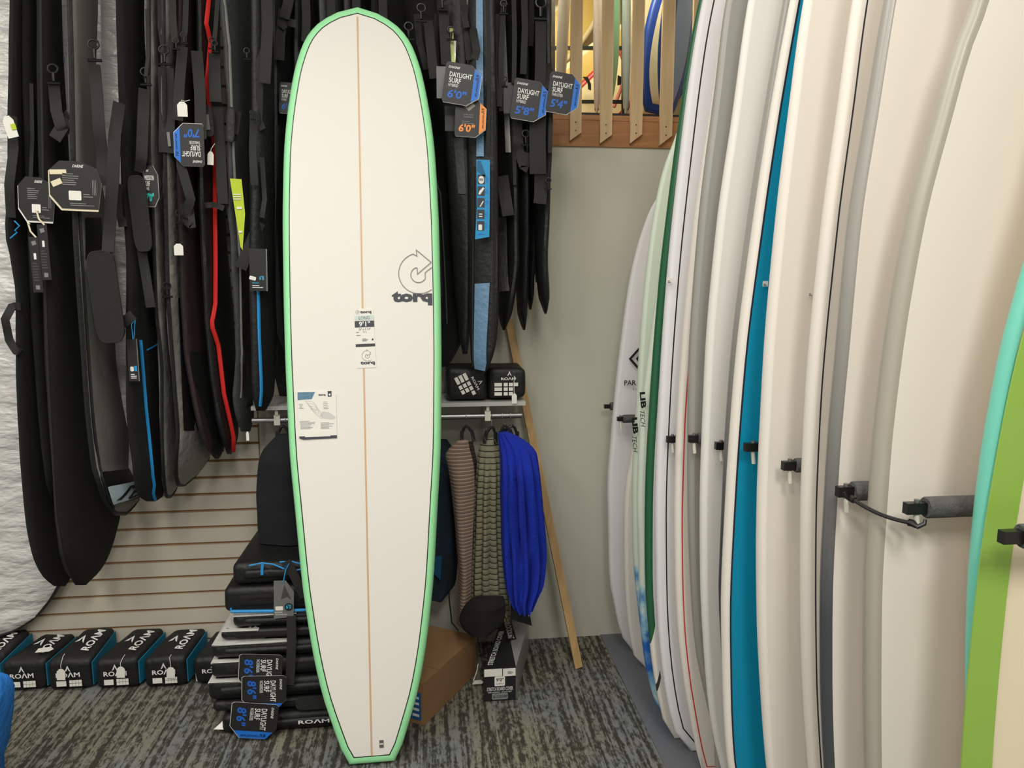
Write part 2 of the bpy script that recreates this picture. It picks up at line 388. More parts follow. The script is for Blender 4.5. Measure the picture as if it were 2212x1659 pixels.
def pchip(xs, ys):
    n = len(xs); h = [xs[i + 1] - xs[i] for i in range(n - 1)]; d = [(ys[i + 1] - ys[i]) / h[i] for i in range(n - 1)]
    m = [d[0]] + [0.0] * (n - 2) + [d[-1]]
    for i in range(1, n - 1):
        m[i] = 0.0 if d[i - 1] * d[i] <= 0 else 3 * (h[i - 1] + h[i]) / ((2 * h[i] + h[i - 1]) / d[i - 1] + (h[i] + 2 * h[i - 1]) / d[i])
    def f(x):
        if x <= xs[0]: return ys[0] + m[0] * (x - xs[0]) * 0
        if x >= xs[-1]: return ys[-1]
        i = max(j for j in range(n - 1) if xs[j] <= x); t = (x - xs[i]) / h[i]
        return (ys[i] * (2 * t ** 3 - 3 * t * t + 1) + m[i] * h[i] * (t ** 3 - 2 * t * t + t) + ys[i + 1] * (3 * t * t - 2 * t ** 3) + m[i + 1] * h[i] * (t ** 3 - t * t))
    return f

# ================================================================ the room
YW = 3.333; ZC = 3.55; XR = 1.52
XO = ony(1186, 200, YW).x; ZB0 = ony(1300, 318, YW).z; ZB1 = ony(1300, 250, YW).z
XS = ony(567, 1100, YW).x
struct('floor', box((-4.2, -2.6, -0.05), (XR, YW, 0.0)), carpet_mat(), 'streaked grey olive carpet of the shop floor')
struct('trim_1', box((0.812, -2.6, 0.0), (XR, YW, 0.004)), M_VINYL, 'grey vinyl strip along the board rack')
struct('wall_back', merge(box((-4.2, YW, 0), (XO, YW + 0.10, ZC)), box((XO, YW, 0), (XR, YW + 0.10, ZB0))), M_WALL, 'plain off-white back wall below the loft opening')
struct('wall_right', box((XR, -2.6, 0), (XR + 0.1, 4.95, ZC)), M_WALL, 'off-white wall behind the board rack')
struct('ceiling', box((-4.2, -2.6, ZC), (XR + 0.1, 4.95, ZC + 0.05)), M_CEIL, 'white tiled ceiling')
struct('wall_loft', box((-1.2, 4.9, 2.2), (XR, 4.95, ZC)), mat('loft_wall', (226, 214, 178), 0.7), 'cream wall at the back of the storage loft')
struct('floor_loft', box((-1.2, YW + 0.10, 2.30), (XR, 4.95, 2.40)), M_GROOVE, 'plywood floor of the storage loft')
# slatwall: brown backing with one slat object per course
slat_ys = [1107.7, 1142, 1177, 1212, 1248, 1284, 1319]
zs = [ony(300, y, YW - 0.02).z for y in slat_ys]; pitch = (zs[0] - zs[-1]) / (len(zs) - 1); z0 = zs[-1] % pitch
sw = struct('wall_slat', box((-4.2, YW - 0.010, 0.0), (XS, YW - 0.0005, 3.15)), M_GROOVE, 'slatwall panel with cream slats and brown grooves')
k = 0; zz = z0 - pitch
slat_me = None
while zz < 3.1:
    a = max(zz + 0.006, 0.0); b = zz + pitch - 0.006
    o = newobj('slat', box((-4.2, YW - 0.022, a), (XS, YW - 0.010, b)), M_SLAT, Vector((0, 0, 0)), sw, False)
    zz += pitch
# lights of the place
for i, (lx, ly, pw) in enumerate(LAMPS):
    t = Thing('ceiling_light', 'recessed fluorescent ceiling light panel, %s' % ['front row middle', 'front row by the rack', 'rear row middle', 'rear row by the rack', 'front row left', 'rear row left'][i], 'light', (lx, ly, ZC), 'ceiling light panels')
    W_, L_ = 0.30, 0.60
    t.part('frame', merge(box((lx - W_ - .02, ly - L_ - .02, ZC - .03), (lx - W_, ly + L_ + .02, ZC)), box((lx + W_, ly - L_ - .02, ZC - .03), (lx + W_ + .02, ly + L_ + .02, ZC)),
        box((lx - W_, ly - L_ - .02, ZC - .03), (lx + W_, ly - L_, ZC)), box((lx - W_, ly + L_, ZC - .03), (lx + W_, ly + L_ + .02, ZC))), M_WHITEPL, smooth=False)
    dm = MATS.get('diffuser')
    if not dm:
        dm = mat('diffuser', (250, 246, 236), 0.5); dm.node_tree.nodes['Principled BSDF'].inputs['Emission Color'].default_value = (1, .95, .86, 1); dm.node_tree.nodes['Principled BSDF'].inputs['Emission Strength'].default_value = 2.0
    t.part('diffuser', box((lx - W_, ly - L_, ZC - .02), (lx + W_, ly + L_, ZC - .012)), dm, smooth=False)
    ld = bpy.data.lights.new('panel_lamp', 'AREA'); ld.shape = 'RECTANGLE'; ld.size = 2 * W_; ld.size_y = 2 * L_; ld.energy = pw; ld.color = LAMP_COL
    lo = bpy.data.objects.new('panel_lamp', ld); COL.objects.link(lo); lo.parent = t.o; lo.location = (0, 0, -0.035)
t = Thing('ceiling_light', 'fluorescent light panel over the storage loft', 'light', (0.6, 3.65, ZC), 'ceiling light panels')
t.part('frame', box((0.1, 3.5, ZC - .03), (1.1, 3.8, ZC)), M_WHITEPL, smooth=False)
t.part('diffuser', box((0.12, 3.52, ZC - .036), (1.08, 3.78, ZC - .03)), MATS['diffuser'], smooth=False)
ld = bpy.data.lights.new('panel_lamp', 'AREA'); ld.shape = 'RECTANGLE'; ld.size = 0.95; ld.size_y = 0.26; ld.energy = 24; ld.color = (1.0, 0.90, 0.72)
lo = bpy.data.objects.new('panel_lamp', ld); COL.objects.link(lo); lo.parent = t.o; lo.location = (0, 0, -0.05)

# ================================================================ surfboard builder
def surfboard(t, fr, zs, ws, T=0.065, R0=0.022, band=0.022, pin=0.0, m_deck=None, m_rail=None, m_pin=None, m_bottom=None, crown=0.004, tail_t=0.45, rail_label=None):
    """fr: origin at tail centre, r = across, u = along. zs/ws: stations and half widths, last one is the nose point."""
    n = len(zs); L = zs[-1]
    poly = [(-w, z) for z, w in zip(zs, ws)][:-1] + [(0.0, L)] + [(w, z) for z, w in zip(zs, ws)][:-1][::-1]
    N = len(poly)
    tt = []
    for i in range(N):
        z = poly[i][1] / L
        tt.append(T / 2 * (tail_t + (1 - tail_t) * min(1, z / 0.3) ** 0.7 if z < 0.3 else (1.0 if z < 0.62 else 1 - 0.62 * ((z - 0.62) / 0.38) ** 1.6)))
    def inset(d):
        out = []
        for i in range(N):
            a = Vector(poly[i - 1]); p = Vector(poly[i]); b = Vector(poly[(i + 1) % N])
            d1 = (p - a).normalized(); d2 = (b - p).normalized(); n1 = Vector((d1.y, -d1.x)); n2 = Vector((d2.y, -d2.x))
            m = (n1 + n2).normalized(); s = d / max(0.5, m.dot(n1)); q = p + m * s
            if i < n - 1: q.x = min(q.x, -0.0015)
            elif i > n - 1: q.x = max(q.x, 0.0015)
            out.append(q)
        return out
    def ring(d, vf, sgn, lift=0.0):
        return [fr.pt(q.x, q.y, sgn * (tt[i] * vf + lift)) for i, q in enumerate(inset(d))]
    ths = (90, 68, 45, 22)
    rings = []
    if band > R0 + 1e-4: rings.append(ring(band, 1, -1))
    rings += [ring(R0 * (1 - math.cos(R(a))), math.sin(R(a)), -1) for a in ths] + [ring(0, 0, 1)]
    rings += [ring(R0 * (1 - math.cos(R(a))), math.sin(R(a)), 1) for a in ths[::-1]]
    if band > R0 + 1e-4: rings.append(ring(band, 1, 1))
    parts = {}
    parts['rail'] = t.part('rail', loft(rings, cap=False), m_rail, label=rail_label)
    d0 = band
    if pin:
        parts['pinline'] = t.part('pinline', loft([ring(band, 1, 1), ring(band, 1, 1, 0.0004), ring(band + pin, 1, 1, 0.0004), ring(band + pin, 1, 1)], cap=False), m_pin)
        d0 = band + pin
    for nm, sgn, m in (('deck', 1, m_deck), ('bottom', -1, m_bottom or m_deck)):
        q = inset(d0 if sgn > 0 else band); V = []; F = []; MC = 8
        for i in range(n - 1):
            l = q[i]; r_ = q[N - 1 - i]
            for j in range(MC + 1):
                s = j / MC; p = l.lerp(r_, s); V.append(fr.pt(p.x, p.y, sgn * (tt[i] + crown * (1 - (2 * s - 1) ** 2))))
        nose = q[n - 1]; V.append(fr.pt(nose.x, nose.y, sgn * tt[n - 1]))
        for i in range(n - 2):
            for j in range(MC):
                a = i * (MC + 1) + j; F.append((a, a + 1, a + MC + 2, a + MC + 1))
        for j in range(MC): F.append(((n - 2) * (MC + 1) + j, (n - 2) * (MC + 1) + j + 1, len(V) - 1))
        if sgn < 0: F = [f[::-1] for f in F]
        parts[nm] = t.part(nm, (V, F), m)
    return parts
def stations(L, n=44):
    out = []
    for i in range(n):
        s = i / (n - 1); out.append(L * (0.55 * s + 0.45 * math.sin(s * math.pi / 2)))
    out[-1] = L; return out

# ---------------------------------------------------------------- the longboard in the middle
LBL = [(706, 37), (679.6, 60), (658, 92), (646, 125), (636, 164), (628, 210), (621.7, 260), (616, 325), (614.8, 400), (614.4, 500), (616.6, 628), (621, 750), (625.6, 850), (631.6, 1000), (646.7, 1166), (661, 1300), (673, 1387), (694.7, 1495), (719.6, 1570), (744.5, 1635)]
LBR = [(805, 23), (836, 40), (860, 58), (882, 82), (899, 116), (913.5, 159), (925.5, 217), (935, 272), (947, 400), (952, 500), (956, 639), (959, 750), (958.8, 865), (957, 953), (949.7, 1061), (939, 1260), (934, 1300), (921, 1397), (903.5, 1488), (884, 1560), (867, 1614)]
tl, tr = onz(755, 1655), onz(853, 1646); O = (tl + tr) / 2 + Vector((0, 0, 0.006))
lo_, hi_ = 0.0, R(25)
for _ in range(40):
    al = (lo_ + hi_) / 2; pn = Vector((0, -math.cos(al), math.sin(al))); d = ray(772.4, 16)
    nose = CP + d * ((O - CP).dot(pn) / d.dot(pn))
    if (nose - O).length < 2.77: lo_ = al
    else: hi_ = al
Lh = (nose - O).normalized(); Wh = Lh.cross(pn).normalized()
if Wh.x < 0: Wh = -Wh
BF = Frame(O, Wh, Lh); LB = (nose - O).length
def on_board(x, y, c=0.0):
    d = ray(x, y); p0 = O + BF.n * c; p = CP + d * ((p0 - CP).dot(BF.n) / d.dot(BF.n)); v = p - O
    return v.dot(BF.r), v.dot(BF.u)
lw = sorted((on_board(*p)[1], -on_board(*p)[0]) for p in LBL); rw = sorted((on_board(*p)[1], on_board(*p)[0]) for p in LBR)
tw = (tr - tl).length / 2
fl = pchip([0] + [a for a, b in lw] + [LB], [tw] + [b for a, b in lw] + [0]); frr = pchip([0] + [a for a, b in rw] + [LB], [tw] + [b for a, b in rw] + [0])
zst = [LB * (0.5 * s + 0.5 * math.sin(s * math.pi / 2)) for s in [i / 63 for i in range(64)]]; zst[-1] = LB
wst = []
for z in zst:
    w = (fl(z) + frr(z)) / 2
    if z > LB - 0.06: # rounded, slightly pointed nose
        w0 = (fl(LB - 0.06) + frr(LB - 0.06)) / 2; w = w0 * (max(0, LB - z) / 0.06) ** 0.62
    wst.append(w)
t = Thing('surfboard', 'white longboard with mint green rails leaning upright in the middle', 'surfboard', O)
TB = 0.062
surfboard(t, BF, zst, wst, TB, 0.022, 0.0265, 0.0036, M_BOARDW, M_GREENRAIL, M_PIN, M_BOARDW, crown=0.002, rail_label='mint green rail')
hs = TB / 2 + 0.0022
a0, b0 = on_board(773.6, 30, hs); a1, b1 = on_board(803.5, 1637, hs)
def taper(z):
    z /= LB
    return TB / 2 * (0.45 + 0.55 * min(1, z / 0.3) ** 0.7 if z < 0.3 else (1.0 if z < 0.62 else 1 - 0.62 * ((z - 0.62) / 0.38) ** 1.6))
sv = []
for i in range(49):
    s = i / 48; b = b1 + 0.0 + (b0 - b1) * s; h = taper(b) + 0.0021
    sv.append([BF.pt(-0.0032, b, h), BF.pt(0.0032, b, h), BF.pt(0.0032, b, h + 0.0005), BF.pt(-0.0032, b, h + 0.0005)])
t.part('stringer', loft(sv), M_STRINGER, label='thin wooden centre stringer')
DF = BF.sub(0, 0, 0, hs + 0.0003)
def ob(x, y): return on_board(x, y, hs)
def z6(x, y): return ob(600 + x / 3.606, 500 + y / 3.606)
# arrow emblem
P = [(1195, 240), (1088, 332), (1085, 283)]
for i in range(1, 15):
    th = R(-100 - i * (250 / 15)); P.append((1096 + 60 * math.cos(th), 338 + 60 * math.sin(th)))
P += [(1147, 320), (1200, 279)]
for i in range(1, 30):
    th = R(38 + i * (222 / 30)); P.append((1102 + 160 * math.cos(th), 326 + 158 * math.sin(th)))
P += [(1083, 192), (1079, 143)]
P = [p for p in P if p[0] < 1214]
i0 = P.index((1147, 320))
em = [z6(*p) for p in P]
t.part('emblem', merge(stroke(DF, em[i0 + 2:] + em[:i0 + 2], 0.0028)), M_INKGREY, smooth=False, label='grey outline arrow emblem')
c = z6(1046, 520); e1 = z6(888, 520); e2 = z6(1203, 520)
t.part('wordmark', text(DF, 'torq', c[0], c[1], abs(z6(0, 463)[1] - z6(0, 575)[1]), e2[0] - e1[0], 0.055, 0.0005), M_INKDARK, smooth=False)
# size sticker
q = [z6(597, 603), z6(748, 600), z6(765, 1060), z6(613, 1066)]
ux = (Vector(q[1]) - Vector(q[0])); ang = math.degrees(math.atan2(ux.y, ux.x)); wS = ux.length; hS = (Vector(q[3]) - Vector(q[0])).length
cc = (Vector(q[0]) + Vector(q[2])) / 2; SF = DF.sub(cc.x, cc.y, 1.6, 0.0)
st = t.part('size_sticker', rect(SF, -wS / 2, -hS / 2, wS / 2, hS / 2, 0, 0.0012), M_PAPER, smooth=False, label='paper size sticker on the deck')
u = hS / 460
def sy(y): return hS / 2 - (y - 602) * u
S2 = SF.sub(0, 0, 0, 0.0012)
t.part('panel', rect(S2, -wS / 2, sy(692), wS / 2, sy(655)), mat('pale_aqua', (206, 218, 214), 0.5), st, False)
t.parts('panel', [rect(S2, -wS / 2, sy(747), wS / 2, sy(698)), rect(S2, -wS / 2, sy(898), wS / 2, sy(876))], M_INKDARK, st)
t.parts('lettering', [text(S2, 'torq', 14 * u, sy(632), 26 * u, 86 * u, 0.05), text(S2, 'torq', 10 * u, sy(1026), 32 * u, 110 * u, 0.05),
    text(S2, '23" x 3 1/4"', 0, sy(762), 15 * u, 90 * u), text(S2, '77 L', 0, sy(785), 12 * u), text(S2, 'LONG', 0, sy(675), 26 * u, 80 * u)], M_INKDARK, st)
t.parts('emblem', [stroke(S2, [((v[0] - 1092) * u * 0.27 + 10 * u, sy(970) - (v[1] - 330) * u * 0.26) for v in P[i0 + 2:] + P[:i0 + 2]], 2.4 * u),
    stroke(S2, [((v[0] - 1100) * u * 0.105 - 46 * u, sy(631) - (v[1] - 330) * u * 0.10) for v in P[i0 + 2:] + P[:i0 + 2]], 1.5 * u),
    slab(S2, [(46 * u, sy(852)), (64 * u, sy(852)), (60 * u, sy(834)), (53 * u, sy(838))], 0, 0.0006)], M_INKDARK, st)
t.stuff('fine_print', merge(fineprint(S2, -66 * u, sy(782), 34 * u, 2, 24 * u, 6 * u), fineprint(S2, -22 * u, sy(835), 46 * u, 4, 6 * u, 3 * u)), M_INKGREY, st)
t.part('lettering', merge(text(S2, '9\'1"', 0, sy(722), 40 * u, 84 * u, 0.02, 0.0012)), M_INKWHITE, st, False)
# construction card
q = [z6(157, 1243), z6(455, 1240), z6(460, 1615), z6(155, 1600)]
wC = abs(q[1][0] - q[0][0]); hC = abs(q[0][1] - z6(157, 1622)[1]); cc = z6(308, 1431); CF = DF.sub(cc[0], cc[1], 0.3)
u = wC / 300
ca = t.part('info_card', slab(CF, [(-150 * u, -175 * u), (-112 * u, -191 * u), (151 * u, -188 * u), (150 * u, 165 * u), (125 * u, 168 * u), (120 * u, 188 * u), (-150 * u, 188 * u)], 0, 0.002), M_PAPER, smooth=False, label='white card with a surfboard diagram')
C2 = CF.sub(0, 0, 0, 0.002)
t.part('picture', slab(C2, [(-150 * u, 125 * u), (-40 * u, 130 * u), (-12 * u, 188 * u), (-150 * u, 188 * u)], 0, 0.0005), mat('wave_photo', (92, 130, 156), 0.4, 0, None, 0.5, 70), ca, False)
t.parts('diagram', [stroke(C2, [(-92 * u + k * 14 * u + 40 * u * math.sin(s / 10 * 3.14) * 0.25 + s * 9 * u, 118 * u - k * 22 * u - s * 8.2 * u - 18 * u * math.sin(s / 10 * 3.14)) for s in range(11)] + [(-92 * u + k * 14 * u + s * 9 * u + 24 * u * math.sin(s / 10 * 3.14), 118 * u - k * 22 * u - s * 8.2 * u + 22 * u * math.sin(s / 10 * 3.14)) for s in range(10, -1, -1)], 1.2 * u) for k in range(4)], M_INKGREY, ca)
t.part('diagram', slab(C2, [(20 * u, -10 * u), (40 * u, 30 * u), (90 * u, 22 * u), (135 * u, -12 * u), (144 * u, -32 * u), (110 * u, -38 * u), (60 * u, -32 * u)], 0, 0.0004), mat('pale_grey_print', (208, 206, 202), 0.5), ca, False)
t.part('lettering', text(C2, 'torq', 40 * u, 160 * u, 18 * u, 56 * u, 0.05), M_INKDARK, ca, False)
t.parts('panel', [rect(C2, 86 * u, 145 * u, 116 * u, 190 * u), slab(C2, [(-140 * u, -180 * u), (-112 * u, -191 * u), (151 * u, -188 * u), (151 * u, -165 * u), (-146 * u, -165 * u)], 0, 0.0004)], M_INKDARK, ca)
t.stuff('fine_print', merge(fineprint(C2, -138 * u, -44 * u, 130 * u, 3, 10 * u, 3 * u), fineprint(C2, -132 * u, -74 * u, 130 * u, 4, 10 * u, 3 * u, seed=4),
    fineprint(C2, 26 * u, -62 * u, 105 * u, 6, 9 * u, 3 * u, seed=8), fineprint(C2, -138 * u, 92 * u, 36 * u, 4, 11 * u, 3 * u, seed=9), fineprint(C2, 50 * u, 104 * u, 46 * u, 5, 13 * u, 3 * u, seed=3)), M_INKGREY, ca)
t.part('label_strip', rect(C2, -98 * u, -172 * u, 100 * u, -124 * u, 0, 0.001), M_PAPER, ca, False)
t.part('lettering', rrect(C2, 94 * u, 154 * u, 108 * u, 170 * u, 3 * u, 0, 0.0012), M_INKWHITE, ca, False)
# leash plug
a, b = ob(823.5, 1610.5); PFm = BF.sub(a, b, 0, taper(b) + 0.0012)
pl = t.part('leash_plug', rect(PFm, -0.0075, -0.013, 0.0075, 0.013, 0, 0.0016), M_CHROME, smooth=False, label='small chrome leash plug')
t.part('bar', rect(PFm, -0.0065, -0.002, 0.0065, 0.002, 0.0016, 0.003), M_WHITEPL, pl, False)

# ---------------------------------------------------------------- boards standing in the rack on the right
def rack_board(name, label, Y, pts, hw, L, tail_w=0.12, T=0.046, yaw=0.0, **kw):
    ed = sorted(((ony(x, y, Y + T * 0.2).z, ony(x, y, Y + T * 0.2).x) for x, y in pts))
    ax = min(x for z, x in ed) + hw
    pz = [z for z, x in ed]; pw = [max(0.02, ax - x) for z, x in ed]
    if pz[0] > 0.12:
        w1 = pw[0]; pz = [0.0, pz[0] * 0.35] + pz; pw = [tail_w, tail_w + (w1 - tail_w) * 0.5] + pw
    else: pz[0] = 0.0
    z1, w1 = pz[-1], pw[-1]
    for s in (0.35, 0.65, 0.85, 0.95):
        pz.append(z1 + (L - z1) * s); pw.append(w1 * (1 - s ** 1.7) ** 0.75)
    pz.append(L); pw.append(0.0)
    f = pchip(pz, pw); zs_ = stations(L); ws_ = [max(0.004, f(z)) for z in zs_]; ws_[-1] = 0
    base = Vector((ax, Y, 0.005)); t = Thing(name, label, 'surfboard', base, 'surfboards standing in the wall rack')
    fr = Frame(base, (math.cos(yaw), math.sin(yaw), 0), (0, 0, 1))
    kw.setdefault('m_rail', kw.get('m_deck')); kw.setdefault('R0', 0.014); kw.setdefault('band', 0.014)
    surfboard(t, fr, zs_, ws_, T, crown=0.006, **kw)
    return t, fr, ax
Y = dict(B1=3.17, B2=3.0, L1=2.82, L2=2.62, G=2.49, B6=2.41, B7=2.3, B8=2.2, B9=2.1, B10=2.0, B11=1.9, B12=1.77, B13=1.63, B14=1.5, B15=1.37, B16=1.2)
bt, bf, bx = rack_board('surfboard', 'white shortboard with diamond emblem nearest the back wall in the rack', Y['B1'],
    [(1432, 415), (1416, 433), (1396, 472), (1360, 598), (1343, 711), (1327, 850), (1318, 950), (1311, 1044), (1312, 1125), (1315, 1250), (1324, 1300), (1339, 1366), (1352, 1392), (1363, 1406)], 0.26, 2.14, m_deck=M_BOARDC)
ef = pframe(1372, 775, Y['B1'] - 0.041)
bt.parts('emblem', [stroke(ef, [(16, 30), (-11, 0), (16, -30), (44, 0)], 5, closed=True), stroke(ef, [(16, 15), (4, 0), (16, -15), (28, 0)], 4, closed=True)], M_INKBLACK)
bt.parts('lettering', [text(ef, 'PAR', -10, -52, 11, 26, 0.015), text(ef, 'S U', 2, -66, 4, 12)], M_INKBLACK)
rack_board('surfboard', 'plain white board, second from the back wall in the rack', Y['B2'],
    [(1400, 640), (1374, 880), (1361, 990), (1350, 1044), (1346, 1098), (1346, 1200), (1349, 1283), (1360, 1380), (1377, 1435), (1393, 1447)], 0.26, 2.2, m_deck=M_BOARDP)
# tie-dyed tails
def tiedye():
    m = bpy.data.materials.new('mint_tiedye'); m.use_nodes = True; nt = m.node_tree; b = nt.nodes['Principled BSDF']; b.inputs['Roughness'].default_value = 0.4
    tc = nt.nodes.new('ShaderNodeTexCoord'); n = nt.nodes.new('ShaderNodeTexNoise'); n.inputs['Scale'].default_value = 5.5; n.inputs['Detail'].default_value = 5; n.inputs['Distortion'].default_value = 1.0
    nt.links.new(tc.outputs['Object'], n.inputs['Vector']); sx = nt.nodes.new('ShaderNodeSeparateXYZ'); nt.links.new(tc.outputs['Object'], sx.inputs[0])
    mr = nt.nodes.new('ShaderNodeMapRange'); mr.inputs[1].default_value = 0.50; mr.inputs[2].default_value = 0.66; mr.inputs[3].default_value = 0.26; mr.inputs[4].default_value = -0.6
    nt.links.new(sx.outputs[2], mr.inputs[0]); ad = nt.nodes.new('ShaderNodeMath'); nt.links.new(n.outputs[0], ad.inputs[0]); nt.links.new(mr.outputs[0], ad.inputs[1])
    cr = nt.nodes.new('ShaderNodeValToRGB'); e = cr.color_ramp.elements; e[0].position = 0.62; e[0].color = rgb((228, 238, 220)); e[1].position = 0.82; e[1].color = rgb((44, 108, 196))
    e2 = e.new(0.70); e2.color = rgb((160, 208, 226))
    nt.links.new(ad.outputs[0], cr.inputs[0]); nt.links.new(cr.outputs[0], b.inputs['Base Color']); return m
M_TIE = tiedye()
for nm, yy, pts, lx, lz, lab in (('L1', Y['L1'], [(1454, 307), (1429, 376), (1413, 449), (1396, 565), (1383, 698), (1374, 850), (1364, 1044), (1365, 1153), (1366, 1200), (1375, 1297), (1384, 1366), (1400, 1430)], 1373, 935, 'pale mint board with blue tie-dye tail, the one further back'),
    ('L2', Y['L2'], [(1462, 330), (1440, 470), (1419, 615), (1394, 797), (1380, 930), (1375, 1060), (1378, 1200), (1380, 1297), (1384, 1371), (1392, 1435), (1403, 1482), (1424, 1540), (1436, 1568)], 1390, 880, 'pale mint board with blue tie-dye tail beside the dark green railed board')):
    lt, lf, _ = rack_board('surfboard', lab, yy, pts, 0.255, 2.35, m_deck=M_TIE)
    f = pframe(lx, lz, yy - 0.0405, -84)
    lt.parts('lettering', [text(f, 'LIB', -16, 0, 12, 36, 0.05), text(f, 'TECH', 22, -4, 10, 36, 0.0, slant=0.35)], M_INKBLACK)
# dark green railed board: the paint stops on a slanted line near the tail
def greenrail():
    m = bpy.data.materials.new('green_to_white_rail'); m.use_nodes = True; nt = m.node_tree; b = nt.nodes['Principled BSDF']; b.inputs['Roughness'].default_value = 0.3
    tc = nt.nodes.new('ShaderNodeTexCoord'); sx = nt.nodes.new('ShaderNodeSeparateXYZ'); nt.links.new(tc.outputs['Object'], sx.inputs[0])
    ma = nt.nodes.new('ShaderNodeMath'); ma.operation = 'MULTIPLY_ADD'; ma.inputs[1].default_value = -6.0
    nt.links.new(sx.outputs[0], ma.inputs[0]); nt.links.new(sx.outputs[2], ma.inputs[2])
    cr = nt.nodes.new('ShaderNodeValToRGB'); cr.color_ramp.interpolation = 'CONSTANT'; e = cr.color_ramp.elements
    dv = nt.nodes.new('ShaderNodeMath'); dv.operation = 'DIVIDE'; dv.inputs[1].default_value = 4.0; nt.links.new(ma.outputs[0], dv.inputs[0]); nt.links.new(dv.outputs[0], cr.inputs[0])
    e[0].position = 0; e[0].color = rgb((240, 232, 220)); e[1].position = 0.46; e[1].color = rgb((44, 100, 68))
    p = e.new(0.365); p.color = rgb((60, 58, 60)); p = e.new(0.38); p.color = rgb((240, 232, 220))
    nt.links.new(cr.outputs[0], b.inputs['Base Color']); return m
rack_board('surfboard', 'white longboard with a dark green rail in the rack', Y['G'],
    [(1509, 0), (1488, 105), (1455, 332), (1440, 450), (1423, 598), (1403, 850), (1392.6, 1044), (1392, 1250), (1396, 1324), (1407, 1435), (1418, 1500), (1432, 1560), (1446, 1592), (1455, 1599)], 0.275, 2.82, m_deck=M_BOARDC, m_rail=greenrail(), band=0.022, rail_label='dark green rail')
rack_board('surfboard', 'white longboard with thin black pinline in the rack', Y['B6'],
    [(1517, 0), (1497, 105), (1467, 332), (1439, 598), (1422, 850), (1414, 1044), (1415, 1250), (1417.5, 1324), (1424, 1410), (1440, 1520), (1462, 1600), (1471, 1618), (1490, 1627)], 0.275, 2.85, m_deck=M_BOARDC, band=0.030, pin=0.0045, m_pin=M_PIN)
rack_board('surfboard', 'white longboard with thin red pinline in the rack', Y['B7'],
    [(1567, 0), (1530, 250), (1494, 500), (1467, 800), (1459, 936), (1455, 1071), (1455, 1200), (1460, 1338), (1471, 1449), (1487, 1546), (1504, 1629), (1514, 1659)], 0.275, 2.8, m_deck=M_BOARDP, band=0.017, pin=0.0042, m_pin=M_PINR)
rack_board('surfboard', 'plain grey board between two white boards in the rack', Y['B8'],
    [(1567, 0), (1541, 200), (1505, 500), (1485, 800), (1483, 963), (1485, 1150), (1489, 1250), (1500, 1400), (1520, 1500), (1540, 1600)], 0.27, 2.75, m_deck=M_GREYB)
rack_board('surfboard', 'plain white longboard just in front of the grey board', Y['B9'],
    [(1615, 0), (1580, 250), (1545, 500), (1520, 800), (1512, 1000), (1511, 1250), (1518, 1400), (1533, 1560), (1555, 1659)], 0.28, 2.8, m_deck=M_BOARDW)
rack_board('surfboard', 'slate grey board showing a narrow dark band beside the blue board', Y['B10'],
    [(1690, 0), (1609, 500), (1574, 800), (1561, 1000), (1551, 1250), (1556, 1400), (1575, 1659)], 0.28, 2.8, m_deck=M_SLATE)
rack_board('surfboard', 'bright blue longboard with white rail and dark pinline in the rack', Y['B11'],
    [(1705, 0), (1660, 250), (1622, 500), (1585, 800), (1567, 1050), (1557, 1250), (1558, 1450), (1570, 1659)], 0.285, 2.8, m_deck=M_BLUEB, m_rail=M_BOARDP, band=0.0145, pin=0.005, m_pin=M_PINN)
rack_board('surfboard', 'plain white longboard just in front of the bright blue board', Y['B12'],
    [(1734, 0), (1700, 250), (1671, 500), (1646, 800), (1636, 1000), (1632, 1150), (1632, 1250), (1634, 1366), (1642, 1520), (1653, 1659)], 0.28, 2.75, m_deck=M_BOARDP)
rack_board('surfboard', 'white longboard with thin navy pinline near the front of the rack', Y['B13'],
    [(1839, 0), (1806, 240), (1771, 500), (1737, 872), (1729, 1050), (1727, 1200), (1730, 1449), (1743, 1659)], 0.28, 2.75, m_deck=M_BOARDP, band=0.022, pin=0.0035, m_pin=M_PINN)
rack_board('surfboard', 'white longboard with slate grey rail behind the bungee cord', Y['B14'],
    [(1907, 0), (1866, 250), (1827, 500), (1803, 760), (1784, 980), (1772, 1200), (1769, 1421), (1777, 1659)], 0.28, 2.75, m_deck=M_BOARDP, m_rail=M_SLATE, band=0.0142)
rack_board('surfboard', 'white longboard with wide warm grey rail behind the foam peg', Y['B15'],
    [(2097, 0), (2052, 120), (2015, 250), (1950, 500), (1901, 800), (1880, 1000), (1867, 1200), (1863, 1421), (1866, 1659)], 0.28, 2.6, m_deck=M_BOARDP, m_rail=M_GREYRAIL, band=0.022)
ft, ff, fx = rack_board('surfboard', 'cream board with aqua rail and lime stripe at the right edge', Y['B16'],
    [(2290, 300), (2212, 560), (2150, 800), (2106, 1071), (2093, 1200), (2084.5, 1394), (2084, 1518), (2086, 1659)], 0.28, 2.3, m_deck=mat('board_cream', (240, 226, 196), 0.35), m_rail=M_AQUA, T=0.036, band=0.0142, rail_label='aqua rail')
lime = []
limef = pchip([560, 640, 800, 1000, 1200, 1300, 1518, 1659, 1920], [2262, 2236, 2192, 2152, 2120, 2108, 2087, 2077, 2066])
for i in range(31):
    y = 600 + i * (1900 - 600) / 30; xl = limef(y); wd = 66
    a = ony(xl, y, Y['B16'] - 0.0255); b_ = ony(xl + wd, y, Y['B16'] - 0.0265)
    lime.append([a, b_, b_ + Vector((0, 0.003, 0)), a + Vector((0, 0.003, 0))])
lime = [r_ for r_ in lime if r_[0].z > 0.1]
ft.part('stripe', loft(lime), M_LIMEB, label='wide lime green stripe')
